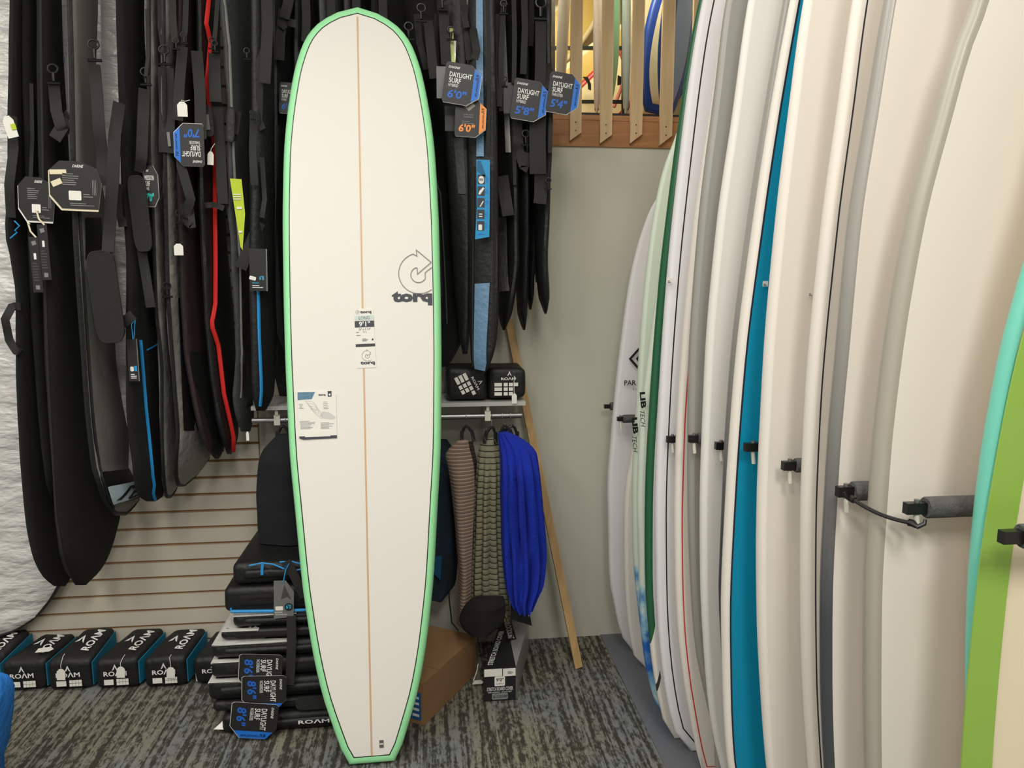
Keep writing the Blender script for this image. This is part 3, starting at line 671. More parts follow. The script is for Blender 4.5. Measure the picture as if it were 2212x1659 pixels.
# price stickers on boards
for x, y, yy in ((1446, 606, Y['B6'] - 0.034), (1653, 613, Y['B11'] - 0.036), (1751, 634, Y['B12'] - 0.037)):
    f = pframe(x, y, yy); s = 1.0
    o = single('price_sticker', rrect(f, -6, -6, 6, 6, 1.5, 0, 0.0008), M_PAPER, 'tiny white price sticker on the %s' % {1446: 'black pinline board', 1653: 'bright blue board', 1751: 'plain white board right of the blue one'}[x], 'sticker', 'price stickers on rack boards', False)
    newobj('print', fineprint(f, -4, 0, 8, 2, 3, 2, 0.0012), M_INKGREY, Vector(o.location), o, False)

# ---------------------------------------------------------------- rack pegs
PEG = [(1305, 878, 3.245, 1318, 0, 'behind the diamond emblem board'), (1333, 905, 3.085, 1345, 1, 'in front of the diamond emblem board'), (1440, 949, 2.355, 1461, 1, 'behind the red pinline board'),
       (1488, 948, 2.15, 1507, 1, 'in front of the plain grey board'), (1545, 963, 2.05, 1566, 1, 'beside the slate band'), (1608, 966, 1.835, 1640, 1, 'in front of the bright blue board'),
       (1690, 1006, 1.70, 1717, 1, 'left of the navy pinline board'), (1808, 1062, 1.435, 1841, 1, 'holding the upper end of the bungee'), (1955, 1098, 1.285, 1998, 1, 'with the long foam sleeve by the aqua rail'), (2162, 1160, 1.10, 2205, 0, 'at the right edge')]
pegs = []
for x, y, yy, xf, hasbolt, wh in PEG:
    tip = ony(x, y, yy); fx_ = ony(xf, y, yy).x; z = tip.z
    t = Thing('rack_peg', 'black rack peg with foam sleeve %s' % wh, 'peg', (XR, yy, z), 'pegs of the board rack')
    h = 0.011 if x > 1400 else 0.009
    t.part('arm', box((tip.x, yy - 0.008, z - h), (XR, yy + 0.008, z + h)), M_PLASTIC, smooth=False)
    ringp = lambda X_, r_: [Vector((X_, yy + r_ * math.cos(2 * math.pi * j / 18), z + r_ * math.sin(2 * math.pi * j / 18))) for j in range(18)]
    fr_ = 0.021 if x > 1700 else 0.018
    t.part('foam_sleeve', loft([ringp(fx_, fr_ * .9), ringp(fx_ + 0.003, fr_), ringp(XR, fr_)]), M_FOAM)
    if hasbolt:
        bxx = tip.x + (fx_ - tip.x) * (0.58 if fx_ - tip.x < 0.05 else 0.5)
        t.part('bolt', disc((bxx, yy, z + h), (0, 0, 1), 0.0055, 0.006), M_CHROME)
        t.part('pin', tube([(bxx, yy, z - h), (bxx + 0.004, yy - 0.001, z - h - 0.034)], 0.0055, 10), M_WHITEPL)
    pegs.append((tip, fx_, z, yy))
# bungee between the two pegs
pa = ony(1832, 1072, 1.40); pb = ony(1980, 1132, 1.262)
t = Thing('bungee_cord', 'black bungee cord hooked between two rack pegs', 'cord', pb)
mid = [pa.lerp(pb, s) + Vector((0, 0, -0.010 * math.sin(math.pi * s))) for s in [i / 10 for i in range(11)]]
t.part('cord', tube(mid[1:-1], 0.0042, 8), M_WEB)
for (e0, e1, s_) in ((mid[0], mid[1], 1), (mid[-1], mid[-2], 1)):
    t.part('hook', tube([e1, e1.lerp(e0, 0.5), e0 + Vector((0, -0.004, -0.004)), e0 + Vector((0.012 if e0 is mid[-1] else -0.010, -0.006, 0.002)), e0 + Vector((0.014 if e0 is mid[-1] else -0.012, -0.004, 0.010))], [0.0075, 0.0075, 0.005, 0.004, 0.003], 8), M_PLASTIC)

# ================================================================ loft opening, its beam, slats and the boards stored behind
t = Thing('wood_beam', 'reddish fir beam under the loft opening', 'beam', (XO, YW, ZB0))
t.part('plank', box((XO, YW - 0.009, ZB0), (XR, YW + 0.12, ZB1 - 0.022)), M_FIR, smooth=False)
t.part('ledge', box((XO, YW - 0.0115, ZB1 - 0.022), (XR, YW + 0.12, ZB1)), M_FIR, smooth=False)
t.part('rubber_strip', box((XO, YW + 0.0, ZB1), (XR, YW + 0.12, ZB1 + 0.012)), M_PLASTIC, smooth=False)
YS = YW - 0.03
for x0, x1, yb0, yb1, wh in ((1182, 1189, 330, 326, 'at the edge of the opening'), (1231, 1256, 304, 286, 'first from the hanging bags'), (1296, 1322, 310, 291, 'second from the hanging bags'), (1361, 1387, 310, 290, 'third from the hanging bags'), (1425, 1452, 314, 293, 'fourth, beside the dark green railed board'), (1490, 1517, 316, 296, 'mostly hidden behind the rack boards')):
    zt = ZC - 0.01
    a = ony(x0, yb0, YS); b = ony(x1, yb1, YS); fr = Frame((0, YS, 0))
    t = Thing('wood_slat', 'upright pine slat across the loft opening, %s' % wh, 'slat', (a.x, YS, a.z), 'pine slats of the loft')
    t.part('board', slab(fr, [(a.x, a.z), (b.x, b.z), (b.x, zt), (a.x, zt)], -0.018, 0.0), M_PINE, smooth=False)
    if x1 - x0 > 10:
        for dy in (22, 40):
            c = ony((x0 + x1) / 2, yb0 - dy, YS); t.part('screw', disc(c + Vector((0, 0.001, 0)), (0, -1, 0), 0.0032, 0.002, 8), M_GUN)
def loft_board(label, p0, p1, Y_, hw, m_deck, m_rail=None, band=0.022, yaw=0.0, T=0.06, **kw):
    a = ony(*p0, Y_); b = ony(*p1, Y_); b = a + (b - a) * min(1.0, (ZC - 0.12 - a.z) / (b.z - a.z)); L = (b - a).length; u = (b - a).normalized()
    r = Vector((math.cos(yaw), math.sin(yaw), 0)); r = (r - u * r.dot(u)).normalized()
    zs_ = stations(L, 30); ws_ = [hw * max(0.12, 1 - abs(2 * z / L - 0.9) ** 2.4 * 0.9) ** 0.8 * (1 if z < L * .8 else max(0.0, 1 - ((z - L * .8) / (L * .2)) ** 2) ** 0.5) for z in zs_]
    ws_ = [max(0.004, w) for w in ws_]; ws_[-1] = 0
    t = Thing('stored_board', label, 'surfboard', a, 'boards stored in the loft')
    surfboard(t, Frame(a, r, u), zs_, ws_, T, m_deck=m_deck, m_rail=m_rail or m_deck, band=band, **kw); return t
M_LBLUE = mat('pale_blue_board', (190, 214, 218), 0.4); M_DBLUE = mat('dark_blue_board', (32, 66, 146), 0.35); M_SLBLUE = mat('slate_blue_board', (136, 156, 192), 0.4)
M_SEAGR = mat('sea_green_board', (120, 196, 142), 0.4); M_OLDRED = mat('old_red_rail', (172, 44, 36), 0.4); M_PALEG = mat('pale_grey_board', (168, 166, 156), 0.4)
loft_board('aged yellow board slanting across the back of the loft', (1050, 230), (1420, -130), 4.55, 0.15, M_YELLOW, M_CREAMB, 0.03)
loft_board('aged yellow board slanting below another in the loft', (1080, 330), (1440, 10), 4.40, 0.125, M_YELLOW, M_CREAMB, 0.03)
lb = loft_board('cream board with red rail slanting in the loft', (1140, 380), (1450, 60), 4.25, 0.15, M_CREAMB, M_OLDRED, 0.03)
lb.part('leash', tube([ony(x, y, 4.08) for x, y in ((1334, 104), (1341, 116), (1347, 134), (1349, 155), (1346, 178), (1338, 200), (1326, 232))], 0.009, 6), mat('old_leash', (176, 92, 74), .5), label='faded red leash')
lb.part('fin', slab(pframe(1269, 178, 4.15, 20), [(-6, 14), (4, 10), (6, -6), (2, -18), (-3, -14), (0, -2)], -0.004, 0.004), M_PLASTIC, label='dark fin')
lb.part('fin', slab(pframe(1336, 176, 4.09, -30), [(-8, 10), (6, 12), (10, -2), (2, -8)], -0.004, 0.004), M_PLASTIC)
loft_board('sea green board hanging tip down behind the loft slats', (1313, 222), (1330, -520), 3.84, 0.13, M_SEAGR, yaw=R(62), T=0.05)
loft_board('white board seen edge on in the loft behind the second slat', (1289, 247), (1294, -420), 3.62, 0.12, M_BOARDC, yaw=R(76), T=0.03)
loft_board('pale blue board seen edge on between the second and third slats', (1352, 247), (1357, -520), 3.62, 0.12, M_LBLUE, yaw=R(75), T=0.034)
loft_board('pale grey board seen edge on beside the first slat', (1208, 247), (1238, -420), 3.62, 0.13, M_PALEG, yaw=R(79), T=0.045)
loft_board('cream board with dark blue rail leaning behind the third slat', (1416, 247), (1592, -560), 3.86, 0.15, M_CREAMB, M_DBLUE, 0.045)
loft_board('slate blue board with royal blue rail behind the fourth slat', (1440, 247), (1532, -520), 3.62, 0.13, M_SLBLUE, M_DBLUE, 0.05, yaw=R(45))
loft_board('pale cream board standing at the back of the loft behind the third slat', (1402, 247), (1412, -520), 4.17, 0.15, M_CREAMB)
t = Thing('metal_rack', 'black steel frame standing inside the loft', 'rack', (ony(1257, 246, 4.1)))
for (xa, ya), (xb, yb) in (((1190, 104), (1350, 104)), ((1190, 220), (1350, 220)), ((1346, -60), (1346, 247)), ((1195, -60), (1195, 247))):
    p, q = ony(xa, ya, 4.03), ony(xb, yb, 4.03); t.part('bar', tube([p, q], 0.012, 4), M_PLASTIC, smooth=False)

# ================================================================ hanging board bags
class Bag:
    """flat padded sleeve hanging from the rail: left edge at depth Yl, right edge at depth Yr"""
    def __init__(s, name, label, rows, Yl, Yr, th, m, group='board bags hanging on the back wall', wr=0.006, seed=0):
        s.rows = rows; s.Yl, s.Yr, s.th = Yl, Yr, th; s.Ym = (Yl + Yr) / 2
        ys = [q[0] for q in rows]; s.fl = pchip(ys, [q[1] for q in rows]); s.fr = pchip(ys, [q[2] for q in rows]); s.y0, s.y1 = ys[-1], ys[0]
        n = 50; NS = 18; rings = []
        for i in range(n + 1):
            f = i / n; y = s.y0 + (s.y1 - s.y0) * (f ** 1.5)
            A, B, nv, th_ = s.sec(y); ring = []
            e = (B - A)
            for j in range(NS):
                a = 2 * math.pi * j / NS; ca = math.copysign(abs(math.cos(a)) ** 0.8, math.cos(a)); sa = math.copysign(abs(math.sin(a)) ** 0.75, math.sin(a))
                p = (A + B) / 2 + e * (0.5 * ca) + nv * (th_ * sa)
                if wr:
                    q = Vector((p.x * 7 + seed * 3.1, p.y * 5, p.z * 3.2)); p = p + nv * (noise.noise(q) * wr + noise.noise(q * 3.1) * wr * 0.5)
                ring.append(p)
            rings.append(ring)
        b = (rings[-1][0] + rings[-1][NS // 2]) / 2; s.z1 = b.z; s.z0 = min(p.z for p in rings[0])
        s.t = Thing(name, label, 'board bag', Vector((b.x, b.y, s.z0)), group)
        s.body = s.t.part('body', loft(rings), m)
        s.hang = b
    def sec(s, y):
        xl, xr = s.fl(y), s.fr(y); f = min(1.0, 0.2 + math.sqrt(max(0, s.y0 - y) / 110.0))
        A = ony(xl, y, s.Ym + (s.Yl - s.Ym) * f); B = ony(xr, y, s.Ym + (s.Yr - s.Ym) * f); e = B - A; e.z = 0
        nv = Vector((e.y, -e.x, 0)).normalized()
        if nv.dot(CP - (A + B) / 2) < 0: nv = -nv
        return A, B, nv, s.th / 2 * min(1.0, 0.2 + max(0, s.y0 - y) / 45.0)
    def surf(s, x, y, off=0.003):
        """point on the camera side of the bag seen at pixel x,y"""
        xl, xr = s.fl(y), s.fr(y); tt = min(0.97, max(0.03, (x - xl) / max(1, xr - xl)))
        A, B, nv, th = s.sec(y); k = math.sqrt(max(0.0, 1 - (2 * tt - 1) ** 2)) ** 0.75
        return A + (B - A) * tt + nv * (th * k + off), nv
    def line(s, name, pts, r, m, label=None, off=0.002):
        P_ = []
        for i in range(len(pts) - 1):
            for k in range(6): f = k / 6; P_.append((pts[i][0] + (pts[i + 1][0] - pts[i][0]) * f, pts[i][1] + (pts[i + 1][1] - pts[i][1]) * f))
        P_.append(pts[-1])
        return s.t.part(name, tube([s.surf(x, y, off)[0] for x, y in P_], r, 6), m, label=label)
    def seam(s, r=0.006, m=None):
        """binding running round the whole rim"""
        L_, R_ = [], []
        for i in range(44):
            f = i / 43; y = s.y0 - 1 + (s.y1 - s.y0 + 1) * f ** 1.4; A, B, nv, th = s.sec(y); L_.append(A); R_.append(B)
        return s.t.part('binding', tube(L_[::-1] + R_, r, 6), m or M_WEB)
    def patch(s, name, quad, m, n=8, off=0.005, label=None):
        V, F = [], []
        for i in range(n + 1):
            for j in range(n + 1):
                u, v = i / n, j / n
                x = (quad[0][0] * (1 - u) + quad[1][0] * u) * (1 - v) + (quad[3][0] * (1 - u) + quad[2][0] * u) * v
                y = (quad[0][1] * (1 - u) + quad[1][1] * u) * (1 - v) + (quad[3][1] * (1 - u) + quad[2][1] * u) * v
                V.append(s.surf(x, y, off)[0])
        F = [(i * (n + 1) + j, i * (n + 1) + j + 1, (i + 1) * (n + 1) + j + 1, (i + 1) * (n + 1) + j) for i in range(n) for j in range(n)]
        return s.t.part(name, (V, F), m, label=label)
    def strap(s, pts, w, Y_=None, m=None, name='strap', label=None):
        if Y_ is None: Y_ = min(s.Yl, s.Yr) - 0.02
        P_ = []
        for i in range(len(pts) - 1):
            for k in range(5): f = k / 5; P_.append((pts[i][0] + (pts[i + 1][0] - pts[i][0]) * f, pts[i][1] + (pts[i + 1][1] - pts[i][1]) * f))
        P_.append(pts[-1]); W3 = [ony(x, y, Y_ + 0.012 * math.sin(i * 0.5)) for i, (x, y) in enumerate(P_)]
        return s.t.part(name, ribbon(W3, w * mpp(W3[0]), Vector((0, -1, 0)), 0.003), m or M_WEB, label=label)
    def buckle(s, x, y, Y_=None, sc=1.0):
        if Y_ is None: Y_ = min(s.Yl, s.Yr) - 0.025
        f = pframe(x, y, Y_); k = sc
        o = s.t.part('buckle', tube([f.pt(10 * k * math.cos(a), 14 * k + 9 * k * math.sin(a)) for a in [2 * math.pi * i / 16 for i in range(16)]], 2.2 * k * f.k, 6, closed=True), M_GUN)
        s.t.part('swivel', tube([f.pt(0, 5 * k), f.pt(0, -12 * k)], [4 * k * f.k, 3 * k * f.k], 8), M_PLASTIC, o)
        s.t.part('crossbar', tube([f.pt(-13 * k, -16 * k), f.pt(13 * k, -16 * k)], 3 * k * f.k, 6), M_PLASTIC, o)
        return o
    def pad(s, x, y, w, h, ang, Y_, m=None):
        f = pframe(x, y, Y_, ang)
        o = s.t.part('shoulder_pad', rrect(f, -w / 2, -h / 2, w / 2, h / 2, w * 0.42, -0.008, 0.006, 6), m or M_PAD, label='padded shoulder strap cushion')
        s.t.part('piping', tube([f.pt(a, b, 0.004) for a, b in [(math.copysign(min(abs(w / 2 * 1.0), abs(w / 2)), math.cos(q)) * abs(math.cos(q)) ** 0.5, math.copysign(h / 2, math.sin(q)) * abs(math.sin(q)) ** 0.35) for q in [2 * math.pi * i / 40 for i in range(40)]]], 0.0035, 6, closed=True), M_WEB, o)
        return o

def price_tag(t, x, y, w, h, Y_, ang=0, string=None, m=None, parent=None):
    f = pframe(x, y, Y_, ang)
    o = t.part('price_tag', slab(f, [(-w / 2, -h / 2), (w / 2, -h / 2), (w / 2, h * .28), (w * .22, h / 2), (-w * .22, h / 2), (-w / 2, h * .28)], 0, 0.0012), m or M_PAPER, parent, False, 'white paper price tag')
    if string:
        s_ = [f.pt(0, h * .40, 0.002)] + [ony(a, b, Y_) for a, b in string]
        t.part('string', tube(s_, 0.0012, 5), M_PAPER, None if parent else o)
    return o
def surf_tag(bag, x, y, w, h, ang, Y_, size, sub, mc, lines=('DAYLIGHT', 'SURF'), flip=False, stripe=True, logo=True, strap=None, grey=False):
    t = bag if isinstance(bag, Thing) else bag.t
    f = pframe(x, y, Y_, ang + (180 if flip else 0))
    P0 = [(-.5, -.44), (-.46, -.5), (.18, -.5), (.5, -.28), (.5, .28), (.2, .5), (-.44, .5), (-.5, .44)]
    card = t.part('hang_tag', slab(f, [(a * w, b * h) for a, b in P0], 0, 0.0016), M_TAGGREY if grey else M_TAGBLK, smooth=False, label='black %s hang tag marked %s' % ('orange' if mc is M_TAGORANGE else 'and blue', size))
    t.part('backing', slab(f, [(a * w * 1.01 + 0.012 * w, b * h * 1.01 - 0.008 * h) for a, b in P0], -0.003, -0.0004), M_PAPER, card, False)
    g = f.sub(0, 0, 0, 0.0016)
    if stripe:
        t.part('stripe', slab(g, [(.30 * w, -.416 * h), (.5 * w, -.28 * h), (.5 * w, .28 * h), (.30 * w, .416 * h)], 0, 0.0005), mc, card, False)
        v = g.sub(.40 * w, 0, -90 if not flip else -90, 0.0005)
        t.part('lettering', text(v, 'DAYLIGHT SURF', .08 * h, .02 * w, .055 * w, .36 * h, 0.01), M_INKBLACK, card, False)
        t.part('lettering', text(v, size, -.20 * h, 0.0 * w, .095 * w, None, 0.01), M_INKBLACK, card, False)
    if logo: t.part('lettering', text(g, 'DAKINE', -.27 * w, .375 * h, .055 * h, .30 * w, 0.02, slant=0.3), M_INKWHITE, card, False)
    if lines:
        t.part('lettering', text(g, lines[0], -.37 * w, .20 * h, .125 * h, .62 * w, 0.016, align='l'), M_INKWHITE, card, False)
        t.part('lettering', text(g, lines[1], -.37 * w, .055 * h, .125 * h, .33 * w, 0.016, align='l'), M_INKWHITE, card, False)
        t.part('lettering', text(g, sub, -.37 * w, -.065 * h, .075 * h, .27 * w if len(sub) < 7 else .36 * w, 0.006, align='l'), M_INKWHITE, card, False)
    t.part('lettering', text(g, size, -.38 * w, -.28 * h, .21 * h, .52 * w, 0.03, slant=0.1, align='l'), M_INKBLUE if mc is M_TAGBLUE else mc, card, False)
    return card, g

YF, YB = 2.88, 3.24
bags = {}
def mk(key, label, rows, m, Yl=YF, Yr=YB, th=0.055, wr=0.004, **kw):
    th *= 0.8
    if -130 == rows[0][0]: pass
    bags[key] = Bag('board_bag', label, rows, Yl, Yr, th, m, seed=len(bags), wr=wr, **kw); return bags[key]
# --- silver bags flat against the wall
b = mk('S0', 'big crinkled silver board bag at the far left', [(-130, -420, 252), (300, -420, 262), (700, -420, 255), (900, -412, 235), (1100, -385, 190), (1200, -350, 158), (1270, -310, 124), (1320, -270, 88), (1356, -215, 43), (1380, -150, -20), (1396, -110, -70)], M_SILVER, 3.20, 3.262, 0.05, 0.012)
b.seam(0.007)
b = mk('S1', 'narrow crinkled silver bag showing between black bags', [(-130, 215, 352), (350, 225, 350), (500, 235, 345), (700, 240, 322), (900, 252, 310), (1000, 260, 300), (1046, 270, 290)], M_SILVER, 3.225, 3.245, 0.025, 0.006)
# --- left group, front edges towards the camera
b = mk('A', 'long black fleece bag furthest left, hanging almost to the floor', [(-130, 30, 58), (0, 28, 56), (200, 25, 58), (400, 22, 66), (500, 16, 74), (560, 30, 80), (650, 40, 88), (760, 38, 95), (900, 43, 108), (1000, 50, 118), (1120, 60, 132), (1200, 75, 145), (1245, 95, 152), (1266, 118, 142)], M_FUZZ, 2.84, 3.12)
b.line('zipper', [(54, 0), (62, 400), (80, 850), (106, 1130)], 0.003, M_WEB)
b.strap([(44, 662), (26, 662), (11, 690), (20, 735), (34, 758), (46, 762)], 17, 2.83, name='handle', label='black webbing carry handle loop')
b = mk('A2', 'black ribbed bag second from the far left', [(-130, 54, 95), (0, 54, 95), (500, 64, 120), (850, 82, 142), (1000, 98, 150), (1085, 112, 145)], M_FUZZ, 2.88, 3.16)
b.line('zipper', [(74, 0), (80, 300), (92, 700)], 0.003, M_WEB)
b = mk('B', 'wide black fleece bag with rounded foot, third from the left', [(-130, 88, 124), (0, 88, 124), (300, 92, 138), (500, 95, 155), (700, 100, 180), (850, 106, 205), (1000, 115, 240), (1060, 118, 254), (1110, 121, 258), (1150, 127, 248), (1200, 136, 230), (1240, 150, 205), (1263, 165, 184)], M_FUZZ, 2.82, 3.17, 0.07)
b.seam(0.004)
b.strap([(116, 180), (122, 240), (132, 275), (148, 290)], 24); b.buckle(115, 163)
b.patch('size_label', [(113, 118), (126, 122), (126, 136), (114, 132)], mat('label_blue', (120, 160, 226), 0.5), 3)
b = mk('C', 'charcoal grey bag with black trim and pale emblem patch', [(-130, 148, 206), (0, 150, 206), (100, 153, 203), (300, 157, 198), (350, 158, 205), (500, 163, 232), (650, 172, 240), (760, 180, 244), (865, 187, 258), (955, 196, 273), (1013, 204, 272), (1040, 213, 290), (1073, 224, 298), (1095, 236, 285), (1110, 250, 270)], M_CHAR, 2.80, 3.15, 0.06)
b.seam(0.009, M_BLACK)
b.line('binding', [(160, 400), (166, 560), (178, 760), (190, 900), (206, 1010), (222, 1070), (240, 1096)], 0.006, M_BLACK)
b.patch('trim', [(204, 1020), (276, 1012), (300, 1072), (228, 1092)], M_BLACK, 8, 0.005)
b.patch('trim', [(170, 470), (200, 470), (205, 560), (172, 560)], M_BLACK, 5, 0.003)
b.patch('emblem_patch', [(212, 1053), (288, 1036), (298, 1066), (231, 1091)], M_PATCH, 8, 0.011, 'pale grey blue patch with angular black emblem')
for qd in ([(235, 1082), (257, 1050), (263, 1050), (243, 1080)], [(257, 1050), (289, 1042), (291, 1047), (263, 1056)], [(255, 1076), (266, 1060), (271, 1061), (261, 1074)], [(266, 1060), (290, 1053), (292, 1058), (268, 1066)], [(255, 1076), (292, 1062), (293, 1066), (258, 1079)]):
    b.patch('emblem_bar', qd, M_BLACK, 3, 0.014)
b.strap([(203, 138), (209, 200), (214, 280), (221, 340), (222, 400)], 25, 2.79); b.buckle(203, 112, 2.785, 1.1)
b.strap([(258, 222), (248, 290), (243, 400), (236, 500), (233, 545)], 26, 2.79)
b.pad(229, 642, 56, 195, 4, 2.78)
b.strap([(250, 712), (268, 695), (288, 680)], 22, 2.79)
b = mk('D', 'black bag with bright blue piping along its edge, left group', [(-130, 258, 306), (0, 257, 306), (220, 262, 312), (400, 268, 322), (560, 277, 332), (731, 277, 345), (850, 277, 350), (925, 280, 352), (1000, 291, 354), (1050, 296, 354), (1073, 301, 350), (1083, 316, 334)], M_FUZZ, 2.86, 3.16, 0.06)
b.line('piping', [(288, 735), (294, 822), (298, 880), (304, 940), (313, 1031), (320, 1066), (328, 1079)], 0.0062, M_BLUEP, 'bright blue piping', 0.006)
b.line('piping', [(301, 756), (320, 746), (343, 730)], 0.003, M_BLUEP, None, 0.004)
b.strap([(312, 192), (309, 260), (306, 340), (302, 372)], 24, 2.86); b.buckle(314, 168, 2.855, 0.9)
b.pad(303, 462, 34, 158, 3, 2.85)
b.strap([(306, 540), (316, 600), (326, 664)], 20, 2.86)
b.strap([(262, 398), (262, 470), (266, 490)], 18, 2.86)
f = pframe(287, 778, 2.845, 0); o = b.t.part('hang_tag', rect(f, -10, -46, 10, 46, 0, 0.0015), M_TAGBLK, smooth=False, label='narrow black hang tag on blue cord')
b.t.part('edge', rect(f, 10, -46, 11.5, 46, 0, 0.0016), M_INKGREY, o, False); b.t.part('sticker', rrect(f, -6, -24, 1, -14, 1.5, 0.0015, 0.0022), M_PAPER, o, False)
b.t.part('mark', rect(f, 2, -24, 8, -12, 0.0015, 0.002), M_BLUEP, o, False); b.t.stuff('fine_print', fineprint(f, -6, -30, 13, 3, 4, 1.6, 0.002), M_INKWHITE, o)
b.t.part('cord', tube([ony(287, 734, 2.845), ony(284, 700, 2.845), ony(292, 690, 2.86), ony(289, 734, 2.845)], 0.0018, 5), M_BLUEP, o)
b = mk('E', 'shiny dark grey bag with black trim, just right of the blue piped bag', [(-130, 322, 362), (300, 322, 362), (460, 330, 366), (600, 335, 372), (671, 338, 376), (807, 350, 384), (925, 350, 388), (1000, 352, 386), (1046, 355, 382), (1065, 358, 374), (1074, 361, 367)], M_SHINY, 2.92, 3.2, 0.045, 0.01)
b.seam(0.007, M_BLACK); b.strap([(358, 146), (361, 240), (360, 330)], 33, 2.9); b.buckle(355, 122, 2.895, 1.0)
b.buckle(361, 628, 2.89, 0.8)
b.line('binding', [(345, 640), (362, 760), (370, 900), (372, 980)], 0.006, M_BLACK)
b = mk('F', 'grey panelled bag with thick black trim and rounded foot', [(-130, 352, 396), (300, 356, 400), (600, 362, 408), (850, 378, 440), (940, 384, 452), (985, 381, 450), (1010, 380, 434), (1031, 381, 416), (1048, 386, 396)], M_SHINY, 2.90, 3.18, 0.05, 0.01)
b.seam(0.008, M_BLACK); b.strap([(395, 100), (388, 180), (384, 260)], 22, 2.89); b.buckle(397, 84, 2.885, 0.6)
b.patch('panel', [(372, 640), (404, 640), (428, 930), (388, 930)], M_BLACK, 6, 0.004)
b = mk('G', 'dark maroon and black bag behind the upside-down tag', [(-130, 388, 432), (300, 385, 440), (600, 392, 448), (750, 400, 462), (850, 415, 470), (930, 432, 480), (965, 446, 482), (983, 458, 478), (991, 466, 472)], M_MAROON, 2.92, 3.18, 0.05)
b.patch('panel', [(394, 760), (458, 760), (478, 975), (456, 980)], M_BLACK, 8, 0.004)
b.strap([(425, 110), (432, 200), (434, 300)], 24, 2.9)
b = mk('H', 'black bag with bright red piping down its edge', [(-130, 425, 470), (0, 428, 470), (300, 430, 478), (500, 436, 486), (656, 442, 500), (747, 450, 506), (850, 462, 512), (925, 476, 512), (960, 486, 507), (981, 491, 499)], M_BLACK, 2.96, 3.2, 0.05)
b.line('piping', [(434, -100), (434, 0), (431, 50), (437, 92), (432, 180), (437, 240), (446, 330), (447, 470), (449, 566), (450, 656), (446, 701), (457, 747), (469, 852), (484, 925), (494, 974)], 0.0085, M_REDP, 'bright red piping', 0.012)
b.strap([(463, 116), (464, 170), (466, 220)], 25, 2.94); b.buckle(458, 95, 2.935, 0.6)
b.strap([(444, 444), (462, 442), (484, 450)], 12, 2.94); b.strap([(470, 230), (476, 330), (482, 440)], 22, 2.95)
b.pad(449, 262, 20, 62, 4, 2.93, M_BLACK)
b = mk('I', 'textured grey bag with zip teeth along both edges', [(-130, 472, 544), (0, 476, 541), (100, 487, 540), (300, 494, 540), (445, 496, 538), (551, 506, 538), (671, 510, 541), (762, 512, 542), (850, 506, 542), (900, 512, 542), (932, 520, 540)], M_DKGREY, 2.95, 3.2, 0.05, 0.009)
b.line('zipper', [(478, 0), (489, 100), (496, 300), (500, 445), (509, 551), (514, 762), (510, 860)], 0.005, M_CHAR)
b.line('zipper', [(537, 0), (534, 120), (530, 300), (524, 560), (531, 700), (536, 850)], 0.005, M_CHAR)
b.patch('panel', [(500, 560), (536, 560), (540, 900), (512, 900)], M_BLACK, 6, 0.002)
b.strap([(561, 480), (545, 520), (520, 580)], 25, 2.93); b.strap([(512, 240), (505, 290)], 20, 2.94); b.pad(499, 270, 14, 70, -4, 2.93, M_BLACK)
o = b.t.part('hang_tag', slab(pframe(514, 462, 2.925, 0), [(-13, 74), (11, 73), (15, 0), (6, -78), (2, -70)], 0, 0.001), M_LIME, smooth=False, label='lime green pennant tag')
f = pframe(514, 462, 2.922, 0); b.t.stuff('fine_print', merge(*[rect(f, -8, 40 - i * 5, 8, 42 - i * 5, 0, 0.001) for i in range(3)]), M_PAPER, o)
b.t.parts('mark', [rrect(f, -2, 10, 9, 15, 2, 0, 0.001), rect(f, 0, -40, 7, -36, 0, 0.001)], M_PAPER, o)
price_tag(b.t, 535, 942, 6, 20, 2.93)
b = mk('J', 'black bag with blue piping beside the green railed longboard', [(-130, 540, 585), (300, 545, 590), (629, 540, 592), (732, 543, 596), (850, 547, 590), (887, 553, 574)], M_BLACK, 2.92, 3.005, 0.05)
b.line('piping', [(549, 629), (552, 732), (555, 820), (557, 876)], 0.0065, M_BLUEP, 'bright blue piping', 0.007)
f = pframe(558, 583, 2.885, -1.5); o = b.t.part('hang_tag', rect(f, -18, -45, 18, 45, 0, 0.0015), M_TAGBLK, smooth=False, label='black hang tag marked 6 foot 8')
b.t.part('edge', rect(f, 17, -45, 19, 45, 0, 0.0016), M_INKGREY, o, False); b.t.part('sticker', rrect(f.sub(-12, -18, -15), -7, -4, 7, 4, 2, 0.0015, 0.002), M_PAPER, o, False)
b.t.parts('lettering', [text(f, "6'8", 7, -17, 9, 10, 0.02, 0.002), text(f, 'RO\u039bM', -6, -28, 3.2, 13, 0.02, 0.002)], M_INKCYAN, o); b.t.stuff('fine_print', fineprint(f, -13, -33, 24, 2, 4, 1.5, 0.002), M_INKWHITE, o)
b = mk('K', 'dark grey and black bag half hidden behind the longboard', [(-130, 580, 640), (0, 588, 650), (300, 594, 650), (600, 588, 650), (800, 596, 652), (856, 604, 645)], M_BLACK, 3.06, 3.24, 0.05)
b.patch('panel', [(578, 480), (590, 480), (604, 760), (592, 720)], M_DKGREY, 5, 0.003); b.strap([(612, 20), (606, 80), (604, 130)], 20, 3.03)
surf_tag(b, 624, 212, 40, 64, -4, 3.02, "6'6", 'HYBRID', M_TAGBLUE)
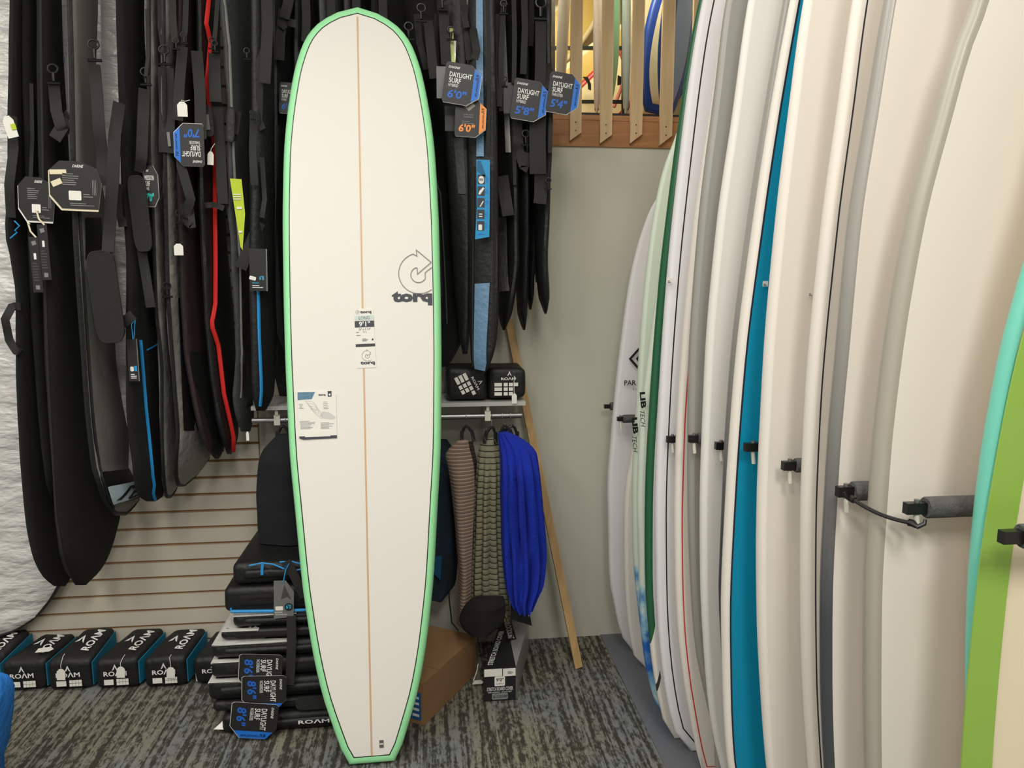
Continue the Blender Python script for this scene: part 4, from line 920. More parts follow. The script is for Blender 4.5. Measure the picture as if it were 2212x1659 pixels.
for i, (x0, x1) in enumerate(((636, 700), (690, 752), (745, 810), (802, 872))):
    b = mk('K%d' % i, 'black bag showing above the longboard nose, %s' % ['left of the nose', 'just left of the nose tip', 'just right of the nose tip', 'right of the nose'][i], [(-130, x0, x1), (0, x0, x1), (400, x0 + 6, x1 + 4), (740, x0 + 12, x1), (820, x0 + 22, x1 - 14)], (M_BLACK, M_DKGREY, M_BLACK, M_FUZZ)[i], 3.10, 3.27, 0.05, 0.008)
    b.strap([(x0 + 22, -60), (x0 + 26, 40), (x0 + 24, 90)], 18, 3.07)
# --- right group
YFr, YBr = 2.98, 3.25
b = mk('M', 'big black bag just right of the longboard with rounded foot', [(-130, 862, 945), (0, 868, 945), (200, 905, 962), (380, 930, 985), (500, 935, 1000), (658, 940, 1007), (725, 942, 998), (765, 945, 982), (791, 951, 964)], M_FUZZ, 3.27, 3.09, 0.05)
b.seam(0.005); b.line('binding', [(930, 330), (962, 420), (970, 560), (976, 700)], 0.004, M_DKGREY); b.buckle(883, 70, 3.04, 0.9); b.strap([(925, 44), (930, 100), (938, 170)], 20, 2.99); b.buckle(910, 30, 2.99, 0.9)
b.patch('panel', [(940, 390), (958, 390), (966, 640), (948, 650)], M_DKGREY, 5, 0.002)
b = mk('M2', 'narrow black bag carrying the large black and orange tags', [(-130, 938, 1000), (0, 942, 1005), (300, 962, 1014), (500, 976, 1017), (640, 986, 1014), (700, 995, 1012), (765, 1000, 1010)], M_BLACK, 3.045, 3.0, 0.045)
b.strap([(958, 10), (960, 60), (964, 140)], 22, 2.97); b.buckle(956, 6, 2.965, 0.9); b.strap([(975, 60), (977, 110), (980, 140)], 8, 2.97, mat('pale_label', (190, 196, 120), 0.6)); b.strap([(983, 88), (981, 140)], 5, 2.965, M_SILVER2)
b.strap([(1006, 10), (1010, 70), (1016, 130)], 18, 2.97)
b.patch('panel', [(985, 300), (1005, 300), (1010, 420), (995, 420)], M_DKGREY, 4, 0.003)
b.t.part('tag_holder', rect(pframe(953, 178, 2.945), -10, -33, 14, 33, 0, 0.001), M_TAGGREY, smooth=False)
b.t.part('tag_holder', rect(pframe(975, 256, 2.965), -14, -26, 14, 26, 0, 0.001), M_TAGBLK, smooth=False)
cd, g = surf_tag(b, 998, 182, 78, 84, -8, 2.875, "6'0\"", 'HYBRID', M_TAGBLUE)
cd, g = surf_tag(b, 1016, 255, 66, 78, -3, 2.895, "6'0\"", '', M_TAGORANGE, lines=None, logo=False)
b.t.part('mark', slab(g, [(-4, 14), (10, 26), (-4, 38), (-18, 26)], 0, 0.0006), mat('print_grey', (168, 166, 158), 0.5), cd, False)
b.t.parts('lettering', [text(g, 'JF', -4, 26, 11, 9, 0.0, 0.001), ], M_INKBLACK, cd)
b.t.parts('lettering', [text(g, 'JOHN JOHN', -4, 6, 3, 22, 0.02), text(g, 'FLORENCE', -4, 1.5, 3, 20, 0.02)], M_INKGREY, cd)
b.t.stuff('fine_print', fineprint(g, -18, -7, 28, 2, 4, 1.2), M_INKGREY, cd)
b = mk('N', 'black bag with a glossy steel blue panel at its foot', [(-130, 1010, 1070), (0, 1012, 1070), (380, 1011, 1076), (645, 1012, 1078), (698, 1014, 1076), (738, 1016, 1072), (778, 1018, 1062), (800, 1028, 1052), (807, 1036, 1044)], M_BLACK, 2.985, 2.935, 0.05)
b.patch('panel', [(1030, 613), (1062, 611), (1053, 802), (1027, 796)], M_STEELBLUE, 10, 0.006, 'glossy steel blue panel')
b.patch('panel', [(1034, -100), (1048, -100), (1050, 340), (1034, 340)], M_STEELBLUE, 8, 0.005, 'steel blue strip')
b.line('binding', [(1028, 360), (1025, 600), (1024, 790)], 0.004, M_WEB); b.line('binding', [(1070, 200), (1071, 500), (1068, 740)], 0.004, M_WEB)
b.strap([(1022, 62), (1030, 110), (1025, 128)], 16, 2.905)
f = pframe(1043, 432, 2.895, -1); o = b.t.part('hang_tag', slab(f, [(-15, 84), (14, 84), (15, 0), (15, -78), (-16, -84), (-13, -20)], 0, 0.0015), M_TAGCYAN, smooth=False, label='long bright cyan instruction tag')
for i in range(5):
    s_ = b.t.part('pictogram', rect(f, -12, 34 - i * 24.5 - 1, 4, 34 - i * 24.5 + 19, 0.0015, 0.002), M_INKDARK, o, False)
    if False: pass
b.t.parts('pictogram', [rrect(f, -10, 34, 2, 50, 6, 0.002, 0.0026), slab(f, [(-10, 12), (-6, 11), (3, 24), (0, 27), (-8, 18)], 0.002, 0.0026), slab(f, [(-7, -14), (-5, -15), (2, -3), (0, -2)], 0.002, 0.0026), rect(f, -8, -36, -1, -34, 0.002, 0.0026), rect(f, -8, -31, -1, -29, 0.002, 0.0026), rrect(f, -9, -64, -1, -52, 2, 0.002, 0.0026)], M_INKWHITE, o)
b.t.part('lettering', text(f, 'WW', -4, 42, 7, 10, 0.02, 0.0032), M_INKBLACK, o, False)
b.t.stuff('fine_print', merge(*[fineprint(f, 5, 46 - i * 24, 8, 3, 3.5, 1.2, 0.002, i) for i in range(5)] + [fineprint(f, -10, -72, 22, 1, 3, 2, 0.002)]), M_INKBLUE, o)
b.t.part('fold', slab(f, [(-13, 82), (-6, 82), (8, 46), (-14, 60)], 0.0015, 0.002), mat('cyan_fold_shade', (10, 96, 140), 0.5), o, False)  # shade of the tag's fold, painted as a flat darker cyan patch
b = mk('O', 'silver and black bag with pointed foot in the right group', [(-130, 1066, 1110), (300, 1070, 1114), (550, 1078, 1118), (619, 1080, 1112), (660, 1080, 1104), (700, 1083, 1094), (713, 1086, 1090)], M_BLACK, 3.2, 2.99, 0.05)
b.patch('panel', [(1090, 470), (1106, 470), (1109, 628), (1082, 632)], M_SHINY, 8, 0.005, 'shiny silver panel'); b.patch('panel', [(1094, 40), (1103, 40), (1112, 330), (1104, 330)], M_SILVER2, 6, 0.005)
b.strap([(1085, 380), (1092, 430), (1098, 466)], 26, 2.97); b.strap([(1076, 30), (1080, 120), (1076, 230)], 16, 2.97)
b = mk('P', 'slim black bag with pointed foot hanging lowest right of the silver one', [(-130, 1096, 1140), (380, 1112, 1140), (600, 1116, 1138), (660, 1120, 1135), (700, 1126, 1134), (713, 1130, 1133)], M_BLACK, 3.22, 3.0, 0.04)
b.strap([(1118, 250), (1124, 340), (1132, 366), (1140, 330)], 18, 2.98); b.buckle(1136, 300, 2.975, 0.8)
b.patch('panel', [(1118, 60), (1126, 60), (1128, 400), (1122, 400)], M_DKGREY, 5, 0.004)
surf_tag(b, 1144, 217, 76, 84, -8, 2.94, "5'8\"", 'HYBRID', M_TAGBLUE); b.t.part('tag_holder', rect(pframe(1102, 212, 2.96), -14, -32, 16, 32, 0, 0.001), M_TAGBLK, smooth=False)
b = mk('Q', 'short slim black bag between two pointed bags in the right group', [(-130, 1120, 1160), (300, 1128, 1160), (500, 1134, 1156), (600, 1136, 1151), (650, 1140, 1149), (669, 1143, 1147)], M_BLACK, 3.27, 3.11, 0.035)
b.line('binding', [(1140, 300), (1146, 470), (1147, 620)], 0.003, M_DKGREY)
b = mk('R', 'rightmost hanging black bag with wide strap and silver edge', [(-130, 1148, 1185), (0, 1150, 1187), (300, 1150, 1189), (420, 1152, 1186), (560, 1160, 1178), (640, 1168, 1181), (665, 1173, 1181), (678, 1176, 1179)], M_BLACK, 3.18, 2.98, 0.05)
b.patch('panel', [(1156, 470), (1160, 470), (1172, 610), (1166, 612)], M_SHINY, 6, 0.004)
b.strap([(1168, 42), (1168, 120), (1166, 200)], 24, 2.96); b.buckle(1168, 22, 2.955, 1.1); b.strap([(1162, 250), (1161, 300), (1162, 376)], 36, 2.955); b.strap([(1168, 376), (1168, 420), (1166, 440)], 28, 2.95); b.buckle(1184, 398, 2.945, 0.6)
b.patch('size_label', [(1147, 116), (1153, 118), (1152, 128), (1146, 127)], M_PAPER, 2)
surf_tag(b, 1217, 202, 68, 84, -8, 2.935, "5'4\"", 'THRUSTER', M_TAGBLUE); b.strap([(1178, 140), (1186, 170), (1190, 190)], 24, 2.96)
# --- hang tags and small marks of the left group
tg = bags['B'].t
def back_tag(t, x, y, w, h, ang, Y_, cream=False):
    f = pframe(x, y, Y_, ang); P0 = [(-.5, -.22), (-.28, -.5), (.42, -.5), (.5, .1), (.42, .36), (.1, .5), (-.3, .5), (-.5, .3)]
    o = t.part('hang_tag', slab(f, [(a * w, b * h) for a, b in P0], 0, 0.0016), M_TAGBLK, smooth=False, label='black hang tag seen from its printed back')
    t.part('backing', slab(f, [(a * w * 1.02 - .015 * w, b * h * 1.03 - .03 * h) for a, b in P0], -0.003, -0.0005), M_CREAM if cream else M_PAPER, o, False)
    g = f.sub(0, 0, 0, 0.0016); t.part('lettering', text(g, 'DAKINE', 0.05 * w, .40 * h, .06 * h, .2 * w, 0.02, slant=.3), M_INKWHITE, o, False)
    t.part('sticker', rrect(g, -.14 * w, -.32 * h, .10 * w, -.12 * h, .02 * w, 0, 0.0006), M_PAPER, o, False)
    t.stuff('fine_print', merge(fineprint(g, -.25 * w, .24 * h, .34 * w, 6, .045 * h, .018 * h), fineprint(g, .14 * w, -.18 * h, .2 * w, 2, .05 * h, .02 * h), fineprint(g, -.12 * w, -.38 * h, .5 * w, 2, .04 * h, .015 * h), merge(*[rect(g, (.32 + .03 * i) * w, -.2 * h, (.33 + .03 * i) * w, .12 * h) for i in range(3)])), M_INKGREY, o)
    if cream: t.parts('tape', [rect(g.sub(-.35 * w, .26 * h, 3), -.14 * w, -.05 * h, .18 * w, .05 * h, 0, 0.0008), rect(g.sub(-.40 * w, .02 * h, 25), -.06 * w, -.06 * h, .14 * w, .06 * h, 0, 0.0008)], M_CREAM, o)
    return o
back_tag(bags['C'].t, 164, 400, 106, 100, -2, 2.765, True)
back_tag(bags['A'].t, 80, 430, 74, 92, -3, 2.79)
o = price_tag(bags['A'].t, 22, 274, 22, 46, 2.80, 14); f = pframe(28, 272, 2.798, 14); bags['A'].t.part('mark', rect(f, -4, -8, 6, 4, 0.001, 0.002), M_LIME, o, False)
for x, y, key in ((78, 572, 'A2'), (96, 545, 'B')):
    t = bags[key].t; f = pframe(x, y, 2.775, 0.5); o = t.part('hang_tag', rect(f, -10, -59, 10, 59, 0, 0.0015), M_TAGBLK, smooth=False, label='narrow black hang tag printed with a 1')
    t.part('lettering', text(f, '1', 0, 18, 13, 5, 0.03, 0.002), M_INKWHITE, o, False); t.part('mark', rect(f, -4, -53, 4, -44, 0.0015, 0.002), M_INKGREY, o, False)
    t.part('mark', slab(f.sub(0, 46, 20), [(-5, -4), (4, -4), (5, 4), (-4, 5)], 0.0015, 0.002), M_INKGREY, o, False); t.stuff('fine_print', fineprint(f, -7, 4, 14, 7, 6, 2.5, 0.002), mat('dim_print', (70, 70, 70), .6), o)
    t.part('cord', tube([ony(x, y - 59, 2.775), ony(x - 12, y - 72, 2.775), ony(x - 18, y - 92, 2.78), ony(x - 14, y - 88, 2.775)], 0.003, 6), M_CREAM, o)
bags['A'].t.part('cord', tube([ony(31, 477, 2.79), ony(42, 488, 2.79), ony(32, 498, 2.79), ony(37, 502, 2.79), ony(22, 515, 2.79)], 0.0025, 6), M_BLUEP)
cd, g = surf_tag(bags['E'], 326, 402, 30, 86, 0, 2.87, "7'0\"", 'TRAVEL', M_TAGTEAL, lines=('MISSION', 'SURF'), stripe=False)
surf_tag(bags['G'], 409, 314, 62, 90, -1, 2.885, "7'0\"", 'THRUSTER', M_TAGBLUE, flip=True)
price_tag(bags['F'].t, 394, 236, 21, 31, 2.875, 0, [(392, 216), (400, 219), (410, 216)])
price_tag(bags['H'].t, 455, 342, 13, 28, 2.925, -4, [(456, 322), (464, 310)])
price_tag(bags['F'].t, 386, 539, 19, 25, 2.885)
b = bags['H']; b.t.part('size_label', rect(pframe(447, 264, 2.92, 3), -5, -16, 5, 16, 0, 0.001), mat('label_grey', (120, 120, 116), .6), smooth=False)
bags['F'].t.part('size_label', rect(pframe(365, 302, 2.88, 3), -3, -14, 3, 16, 0, 0.001), MATS['label_grey'], smooth=False)
bags['I'].t.part('size_label', rect(pframe(554, 181, 2.93, 0), -5, -7, 5, 7, 0, 0.001), mat('label_olive', (150, 142, 92), .6), smooth=False)
# rail the bags hang from, above the frame
zr = max(bb.z1 for bb in bags.values()) + 0.05
t = Thing('hanging_rail', 'steel rail high on the back wall that carries the board bags', 'rail', (-0.5, YW, zr))
t.part('tube', tube([(-2.7, 3.08, zr), (0.68, 3.08, zr)], 0.015, 10), M_CHROME)
for x in (-2.44, -1.26, -0.03, 0.44): t.part('bracket', tube([(x, YW, zr), (x, 3.08, zr)], 0.012, 6), M_CHROME)
for bb in bags.values():
    h = bb.hang; bb.t.part('hook', tube([h + Vector((0, 0, -0.02)), Vector((h.x, (h.y + 3.106) / 2, h.z + 0.015)), Vector((h.x, 3.106, zr)), Vector((h.x, 3.098, zr + 0.018)), Vector((h.x, 3.08, zr + 0.0245)), Vector((h.x, 3.06, zr + 0.014))], 0.004, 6), M_PLASTIC)

# ================================================================ shelf, pipe and hanging covers
YP = 3.06
zsf = ony(1100, 870, 3.03).z
pz = ony(1127, 897, YP).z; pl_ = ony(545, 906, YP).x; pr_ = ony(1127, 897, YP).x
t = Thing('clothes_rail', 'galvanised clothes pipe under the grey shelf', 'rail', (pl_, YP, pz))
t.part('pipe', tube([(pl_, YP, pz), (pr_, YP, pz)], 0.0125, 14), M_CHROME)
bx0 = ony(1053, 890, YP).x
for x in (bx0, pl_ + 0.10):
    t.part('bracket', merge(box((x - 0.012, YP - 0.016, pz - 0.018), (x + 0.012, YP + 0.016, zsf - 0.036))), M_WHITEPL, smooth=False)
t = Thing('shelf', 'grey metal shelf above the clothes pipe', 'shelf', (pl_, YW, zsf))
t.part('panel', box((pl_ + 0.004, 3.03, zsf - 0.008), (pr_ + 0.012, YW, zsf + 0.004)), mat('shelf_grey', (190, 190, 184), 0.5, 0.1), smooth=False)
t.part('lip', box((pl_ + 0.004, 3.026, zsf - 0.012), (pr_ + 0.012, 3.03, zsf + 0.004)), MATS['shelf_grey'], smooth=False)
for x in (bx0, pl_ + 0.10): t.part('arm', box((x - 0.006, 3.04, zsf - 0.035), (x + 0.006, YW, zsf - 0.008)), M_WHITEPL, smooth=False)
xs_ = ony(1046, 1000, YW).x
single('wall_standard', box((xs_ - 0.008, YW - 0.012, ony(1046, 1160, YW).z), (xs_ + 0.008, YW, zsf - 0.036)), mat('standard_grey', (176, 176, 168), 0.5, 0.2), 'slim grey slotted wall standard below the shelf', 'bracket', None, False)
def drape(name, label, cat, rows, Yc, depth, m, folds=5, amp=0.18, seed=0, group=None, twist=0.0, t=None, part='cloth', cusp=False):
    ys = [r_[0] for r_ in rows]; fl_ = pchip(ys, [r_[1] for r_ in rows]); fr_ = pchip(ys, [r_[2] for r_ in rows]); rings = []; n = 44; NS = 56
    for i in range(n + 1):
        y = ys[0] + (ys[-1] - ys[0]) * i / n; A = ony(fl_(y), y, Yc); B = ony(fr_(y), y, Yc); c = (A + B) / 2; hw = (B - A).length / 2
        dd = depth / 2 * min(1.0, 0.35 + i / n * 3); ring = []
        g = min(1.0, i / n * 2.5 + 0.15)
        for j in range(NS):
            a = 2 * math.pi * j / NS; w = math.cos(folds * a + seed + twist * i / n + 0.8 * noise.noise(Vector((i * 0.06, seed, j * .02)))); w = (1 - 2 * abs(math.sin(0.5 * (folds * a + seed + twist * i / n + 0.8 * noise.noise(Vector((i * 0.06, seed, j * .02)))))) ** 0.6) * -1 if cusp else w
            k = 1 + amp * g * w + 0.05 * noise.noise(Vector((a * 2, i * 0.13, seed)))
            ring.append(c + Vector((math.cos(a) * hw * (1 + (k - 1) * abs(math.sin(a))), -math.sin(a) * dd * k, 0)))
        rings.append(ring)
    if t is None: t = Thing(name, label, cat, Vector(((rings[-1][0].x), Yc, rings[-1][0].z)), group)
    t.part(part, loft(rings), m); return t
def hanger(x, y, Y_, label, ang=0, w=30):
    f = pframe(x, y, Y_, ang); top = ony(x, 897, YP)
    t = Thing('clip_hanger', label, 'hanger', f.o, 'clip hangers on the pipe')
    P_ = [f.pt(0, 0), f.pt(0, 18)] + [Vector((f.pt(0, 0).x, YP + 0.016 * math.sin(q), pz + 0.0165 * math.cos(q))) for q in [R(v) for v in (-150, -110, -70, -35, 0, 40, 80)]]
    P_[1] = Vector((f.o.x, Y_, P_[1].z if P_[1].z < pz - 0.02 else pz - 0.02))
    t.part('wire_hook', tube(P_, 0.0018, 6), M_CHROME)
    t.part('body', merge(tube([f.pt(-w * .5, -12), f.pt(-w * .2, 2), f.pt(0, 6), f.pt(w * .2, 2), f.pt(w * .5, -12)], 0.006, 8)), M_PLASTIC)
    for s_ in (-1, 1):
        c_ = t.part('clip', rrect(f.sub(s_ * w * .5, -16, s_ * 8, 0.0), -4, -14, 4, 12, 2, -0.006, 0.006), M_PLASTIC)
        t.part('spring', tube([f.pt(s_ * w * .5 - 3, -18, 0.008), f.pt(s_ * w * .5 + 4, -30, 0.008)], 0.0015, 5), M_CHROME, c_)
    return t
drape('black_poncho', 'black hooded garment hanging left of the longboard', 'garment', [(938, 600, 662), (955, 582, 664), (975, 566, 666), (1000, 559, 668), (1060, 556, 672), (1120, 557, 676), (1164, 561, 680)], 3.0, 0.16, M_NEOP, 4, 0.10, 1.2)
hanger(612, 926, 3.0, 'black clip hanger holding the black garment', 0, 26)
t = drape('board_sock', 'dark navy cover hanging just right of the longboard', 'board cover', [(950, 938, 966), (980, 930, 984), (1060, 925, 990), (1180, 920, 990), (1260, 920, 984), (1288, 925, 962)], 3.17, 0.12, M_NAVY, 4, 0.15, 2.1, 'stretch covers on hangers')
t.part('trim', slab(pframe(945, 1225, 3.10), [(-14, 22), (10, 26), (6, -30), (-12, -10)], 0, 0.002), mat('teal_cloth', (14, 74, 110), .9), smooth=False, label='teal lower corner')
t.part('cord', tube([ony(972, 1200, 3.0), ony(970, 1290, 3.0), ony(976, 1345, 2.99), ony(990, 1362, 2.99)], 0.003, 6), M_BLACK)
drape('board_sock', 'brown cover with pale pinstripes hanging on the pipe', 'board cover', [(952, 988, 1012), (966, 972, 1014), (982, 962, 1018), (1010, 968, 1024), (1060, 975, 1026), (1150, 984, 1022), (1250, 990, 1019), (1346, 987, 1017)], 3.0, 0.09, M_BROWNST, 3, 0.14, 0.4, 'stretch covers on hangers')
hanger(1008, 926, 3.02, 'black clip hanger holding the brown striped cover', 4, 24)
drape('board_sock', 'dark brown rear half of a cover behind the pale pinstriped one', 'board cover', [(955, 1004, 1022), (1000, 1006, 1030), (1100, 1010, 1034), (1200, 1006, 1032), (1300, 1004, 1030), (1330, 1006, 1026)], 3.12, 0.08, stripes('dark_brown_knit', (58, 48, 42), (84, 70, 60), 21, thin=0.06, bumpy=0.2), 3, 0.12, 2.4, 'stretch covers on hangers')
t = drape('board_sock', 'olive green cover with thin black stripes', 'board cover', [(944, 1044, 1070), (962, 1036, 1078), (1000, 1030, 1086), (1060, 1026, 1086), (1150, 1024, 1088), (1250, 1018, 1094), (1296, 1018, 1098), (1318, 1070, 1101), (1332, 1084, 1100)], 3.08, 0.12, M_OLIVEST, 11, 0.26, 0.9, 'stretch covers on hangers', 0.8, cusp=True)
hanger(1062, 928, 3.05, 'black clip hanger holding the olive striped cover', -8, 22)
t = drape('board_sock', 'royal blue plush cover nearest the wooden pole', 'board cover', [(934, 1076, 1100), (948, 1076, 1128), (962, 1078, 1146), (978, 1080, 1158), (1010, 1082, 1162), (1100, 1085, 1170), (1200, 1088, 1177), (1250, 1092, 1172), (1285, 1098, 1156), (1307, 1110, 1146)], 2.95, 0.17, M_BLUEKNIT, 13, 0.34, 0.3, 'stretch covers on hangers', 0.6, cusp=True)
t.part('flap', slab(pframe(1127, 1326, 2.95, -4), [(-24, 22), (12, 22), (24, -26), (-22, -12)], 0, 0.004), M_BLACK, smooth=False, label='black end flap with white mark')
t.part('mark', slab(pframe(1144, 1326, 2.943, -10), [(-4, 0), (1, 9), (4, 6), (-1, -7)], 0, 0.001), M_PAPER, smooth=False)
hanger(1090, 925, 2.96, 'black clip hanger at the left of the blue cover', 10, 24); hanger(1106, 925, 2.99, 'black clip hanger at the right of the blue cover', -14, 30)
t = drape('storage_sack', 'black fabric sack hanging under the striped covers', 'sack', [(1290, 1020, 1088), (1310, 1002, 1092), (1335, 992, 1090), (1352, 998, 1082), (1366, 1012, 1062)], 2.92, 0.10, M_FUZZ, 4, 0.08, 0.5)
t.part('cord', tube([ony(1104, 1290, 2.93), ony(1104, 1340, 2.93), ony(1108, 1372, 2.93), ony(1100, 1392, 2.93)], 0.0025, 6), M_BLACK)
t.part('cord', tube([ony(1032, 1362, 2.93), ony(1031, 1410, 2.93), ony(1030, 1436, 2.90)], 0.0025, 6), M_BLACK)
t.part('string', tube([ony(1033, 1434, 2.90), ony(1030, 1450, 2.89), ony(1023, 1470, 2.87), ony(1026, 1474, 2.86)], 0.0016, 5), M_PAPER)
t.part('price_tag', slab(Frame(onz(1032, 1474, 0.012), (1, 0, 0), (0.2, 0.9, 0.15)), [(-.022, -.012), (.02, -.012), (.024, .0), (.01, .014), (-.016, .012)], 0, 0.001), M_PAPER, smooth=False, label='white paper price tag')

# ================================================================ soft packs
def triangle_logo(f, a, b, h):
    return [slab(f, [(a - h * .42, b - h * .5), (a, b + h * .5), (a - h * .1, b - h * .28)], 0, 0.0008), slab(f, [(a + h * .42, b - h * .5), (a, b + h * .5), (a + .05 * h, b + .15 * h), (a + h * .2, b - h * .3), (a - h * .1, b - h * .28), (a - h * .02, b - .38 * h)][::-1] if False else [(a, b + h * .5), (a - h * .04, b + h * .1), (a + h * .2, b - h * .34), (a + h * .42, b - h * .5)][::-1], 0, 0.0008)]
def roam(t, f, a, b, h, w, m, parent=None):
    t.part('lettering', text(f, 'RO\u039bM', a, b, h, w, 0.025), m, parent, False)
def soft_pack(label, x0, x1, ybot, ytop, xb0, xb1, yback, side=None, tag=None, table=True, small=False, seed=0):
    """pack lying on the floor with its back end against the slatwall"""
    P0 = onz(x0, ybot, 0.004); P1 = onz(x1, ybot, 0.004); yf = (P0.y + P1.y) / 2; H = ony((x0 + x1) / 2, ytop, yf).z; wd = P1.x - P0.x
    D = YW - 0.034 - yf; Hb = ony((xb0 + xb1) / 2, yback, yf + D).z
    wbk = (ony(xb1, yback, yf + D).x - ony(xb0, yback, yf + D).x) / wd
    xbk = (ony(xb0, yback, yf + D).x + ony(xb1, yback, yf + D).x) / 2; sh = xbk - (P0.x + P1.x) / 2
    fr = Frame((P0.x, yf, 0.004)); t = Thing('soft_pack', label, 'pack', ((P0.x + P1.x) / 2, yf, 0), 'soft packs lined up on the floor')
    V, F = rbox(fr, 0, wd, 0, H, -D, 0, 0.022, 3, 0.005, seed)
    def warp(p):
        s_ = min(1, max(0, (p.y - yf) / D)); return Vector(((p.x - P0.x - wd / 2) * (1 + (wbk - 1) * s_) + P0.x + wd / 2 + sh * s_, p.y, p.z * (1 + (Hb / H - 1) * s_)))
    V = [warp(p) for p in V]; t.part('body', (V, F), M_BLACK)
    # teal mesh on the right flank
    if side:
        g = [[warp(Vector((P1.x + 0.0045, yf + D * a, H * b))) for b in (0.14, 0.90)] for a in [i / 24 for i in range(1, 24)]]
        t.part('side_panel', loft([[p[0], p[1], p[1] + Vector((-.004, 0, 0)), p[0] + Vector((-.004, 0, 0))] for p in g]), side, label='teal side panel')
    ff_ = Frame((P0.x + wd / 2, yf - 0.0075, 0.004 + H * 0.5)); lh = H * 0.5
    for q in triangle_logo(ff_, 0, H * 0.27, H * 0.22): t.part('emblem', q, M_INKWHITE, smooth=False)
    roam(t, ff_, 0, H * 0.06, H * 0.17, wd * 0.54, M_INKWHITE)
    if table:
        t.part('size_table', rect(ff_, -wd * .27, -H * .32, -wd * .05, -H * .14, 0, 0.0012), M_PAPER, smooth=False); t.part('size_table', rect(ff_, wd * .02, -H * .34, wd * .30, -H * .13, 0, 0.0012), M_PAPER, smooth=False)
        t.stuff('table_lines', merge(*[rect(ff_, wd * (.02 + .07 * k), -H * .34, wd * (.024 + .07 * k), -H * .13, 0.0012, 0.0016) for k in range(1, 4)] + [rect(ff_, wd * .02, -H * .235, wd * .30, -H * .225, 0.0012, 0.0016)]), M_INKBLACK)
    # lettering on the top, reading towards the wall
    c = warp(Vector((P0.x + wd * 0.62, yf + D * 0.56, H + 0.004))); c2 = warp(Vector((P0.x + wd * 0.62, yf + D * 0.9, H + 0.004))); u_ = (c2 - c).normalized()
    tf = Frame(c + Vector((0, 0, 0.004)), u_, Vector((-1, 0, 0)) - u_ * (-u_.x))
    roam(t, tf, 0, -wd * .06, wd * .22, D * 0.62, M_INKWHITE)
    for q in triangle_logo(tf.sub(0.0, wd * .22, -90), 0, 0, wd * .26): t.part('emblem', q, M_INKWHITE, smooth=False)
    if tag:
        tx, ty, sx_, sy_ = tag; yt = yf - 0.014
        o = price_tag(t, tx, ty, 17, 25, yt, -3); t.part('string', tube([ony(tx, ty - 10, yt), ony(tx - 1, ty - 20, yt), ony(sx_, sy_ + 4, yt + 0.02), ony(sx_ + 4, sy_ - 2, yt + 0.03)], 0.0012, 5), M_PAPER, o)
    return t
soft_pack('soft black pack at the far left, partly behind the blue foam', -88, -3, 1496, 1434, -8, 70, 1358, M_TEALMESH, seed=1)
t = soft_pack('soft black pack second from the far left with a tag lying on top', 8, 97, 1493, 1432, 95, 168, 1366, M_TEALMESH, seed=2)
c = onz(96, 1404, 0.16); t.part('price_tag', slab(Frame(c, (1, 0.1, 0.0), (-0.1, 1, .3)), [(-.032, -.012), (.022, -.012), (.036, .0), (.022, .014), (-.026, .012)], 0, 0.0012), M_PAPER, smooth=False, label='white paper price tag')
soft_pack('tilted soft black pack third from the left with ribbed teal side', 106, 197, 1491, 1430, 186, 250, 1354, M_TEALMESH, (132, 1457, 136, 1414), seed=3)
soft_pack('soft black pack in the middle of the floor row', 209, 297, 1488, 1427, 291, 358, 1357, mat('teal_flat', (12, 112, 146), .7), (261, 1452, 266, 1416), seed=4)
soft_pack('soft black pack second from the folded stack', 313, 402, 1484, 1424, 378, 447, 1356, MATS['teal_flat'], (369, 1453, 366, 1416), seed=5)
t = soft_pack('soft black pack tucked beside the folded stack', 420, 508, 1478, 1424, 466, 540, 1358, None, None, False, seed=6)
f = pframe(444, 1460, 3.085, 2)
t.parts('size_table', [rect(f, -20 + 11 * c_ + (4 if c_ else 0), -10 + 7 * r_, -11 + 11 * c_ + (3 if c_ else 4), -4 + 7 * r_, 0, 0.001) for r_ in range(3) for c_ in range(4)], M_PAPER)
# two pouches on the shelf
for x, y, ang, w, h, lab, sd, rot in ((1009, 832, 0, 88, 76, 'black pouch tipped on its side at the left of the shelf', 3, -64), (1095, 830, 3, 82, 72, 'black pouch standing at the right of the shelf', 7, 0)):
    fr = pframe(x, y, 3.045, ang); k = fr.k; f2 = Frame(fr.o, fr.r, fr.u)
    bz = fr.o.z - zsf - 0.006
    t = Thing('shelf_pouch', lab, 'pouch', (fr.o.x, 3.1, zsf), 'pouches on the shelf')
    V, F = rbox(Frame(fr.o), -w / 2 * k, w / 2 * k, -bz + 0.008, h / 2 * k, -0.2, 0, 0.022, 3, 0.005, sd); t.part('body', (V, F), M_BLACK)
    g = Frame(fr.o + Vector((0, -0.009, 0)), k=k * 1.25).sub(6 if rot else 0, 2, rot)
    for q in triangle_logo(g, 4, 17, 9): t.part('emblem', q, M_INKWHITE, smooth=False)
    roam(t, g, 2, 8, 5, 25, M_INKWHITE)
    t.parts('size_table', [rect(g, -22 + 9 * c_ + (7 if c_ else 0) - (0), -2 - 8 * r_ - 3, -15 + 9 * c_ + (7 if c_ else 6), -2 - 8 * r_ + 3, 0, 0.001) for r_ in range(3) for c_ in range(4 - (r_ > 0) - 0)], M_PAPER)
    if not rot: price_tag(t, 1111, 861, 11, 22, 3.02, 0, [(1110, 830), (1111, 812), (1115, 818)])

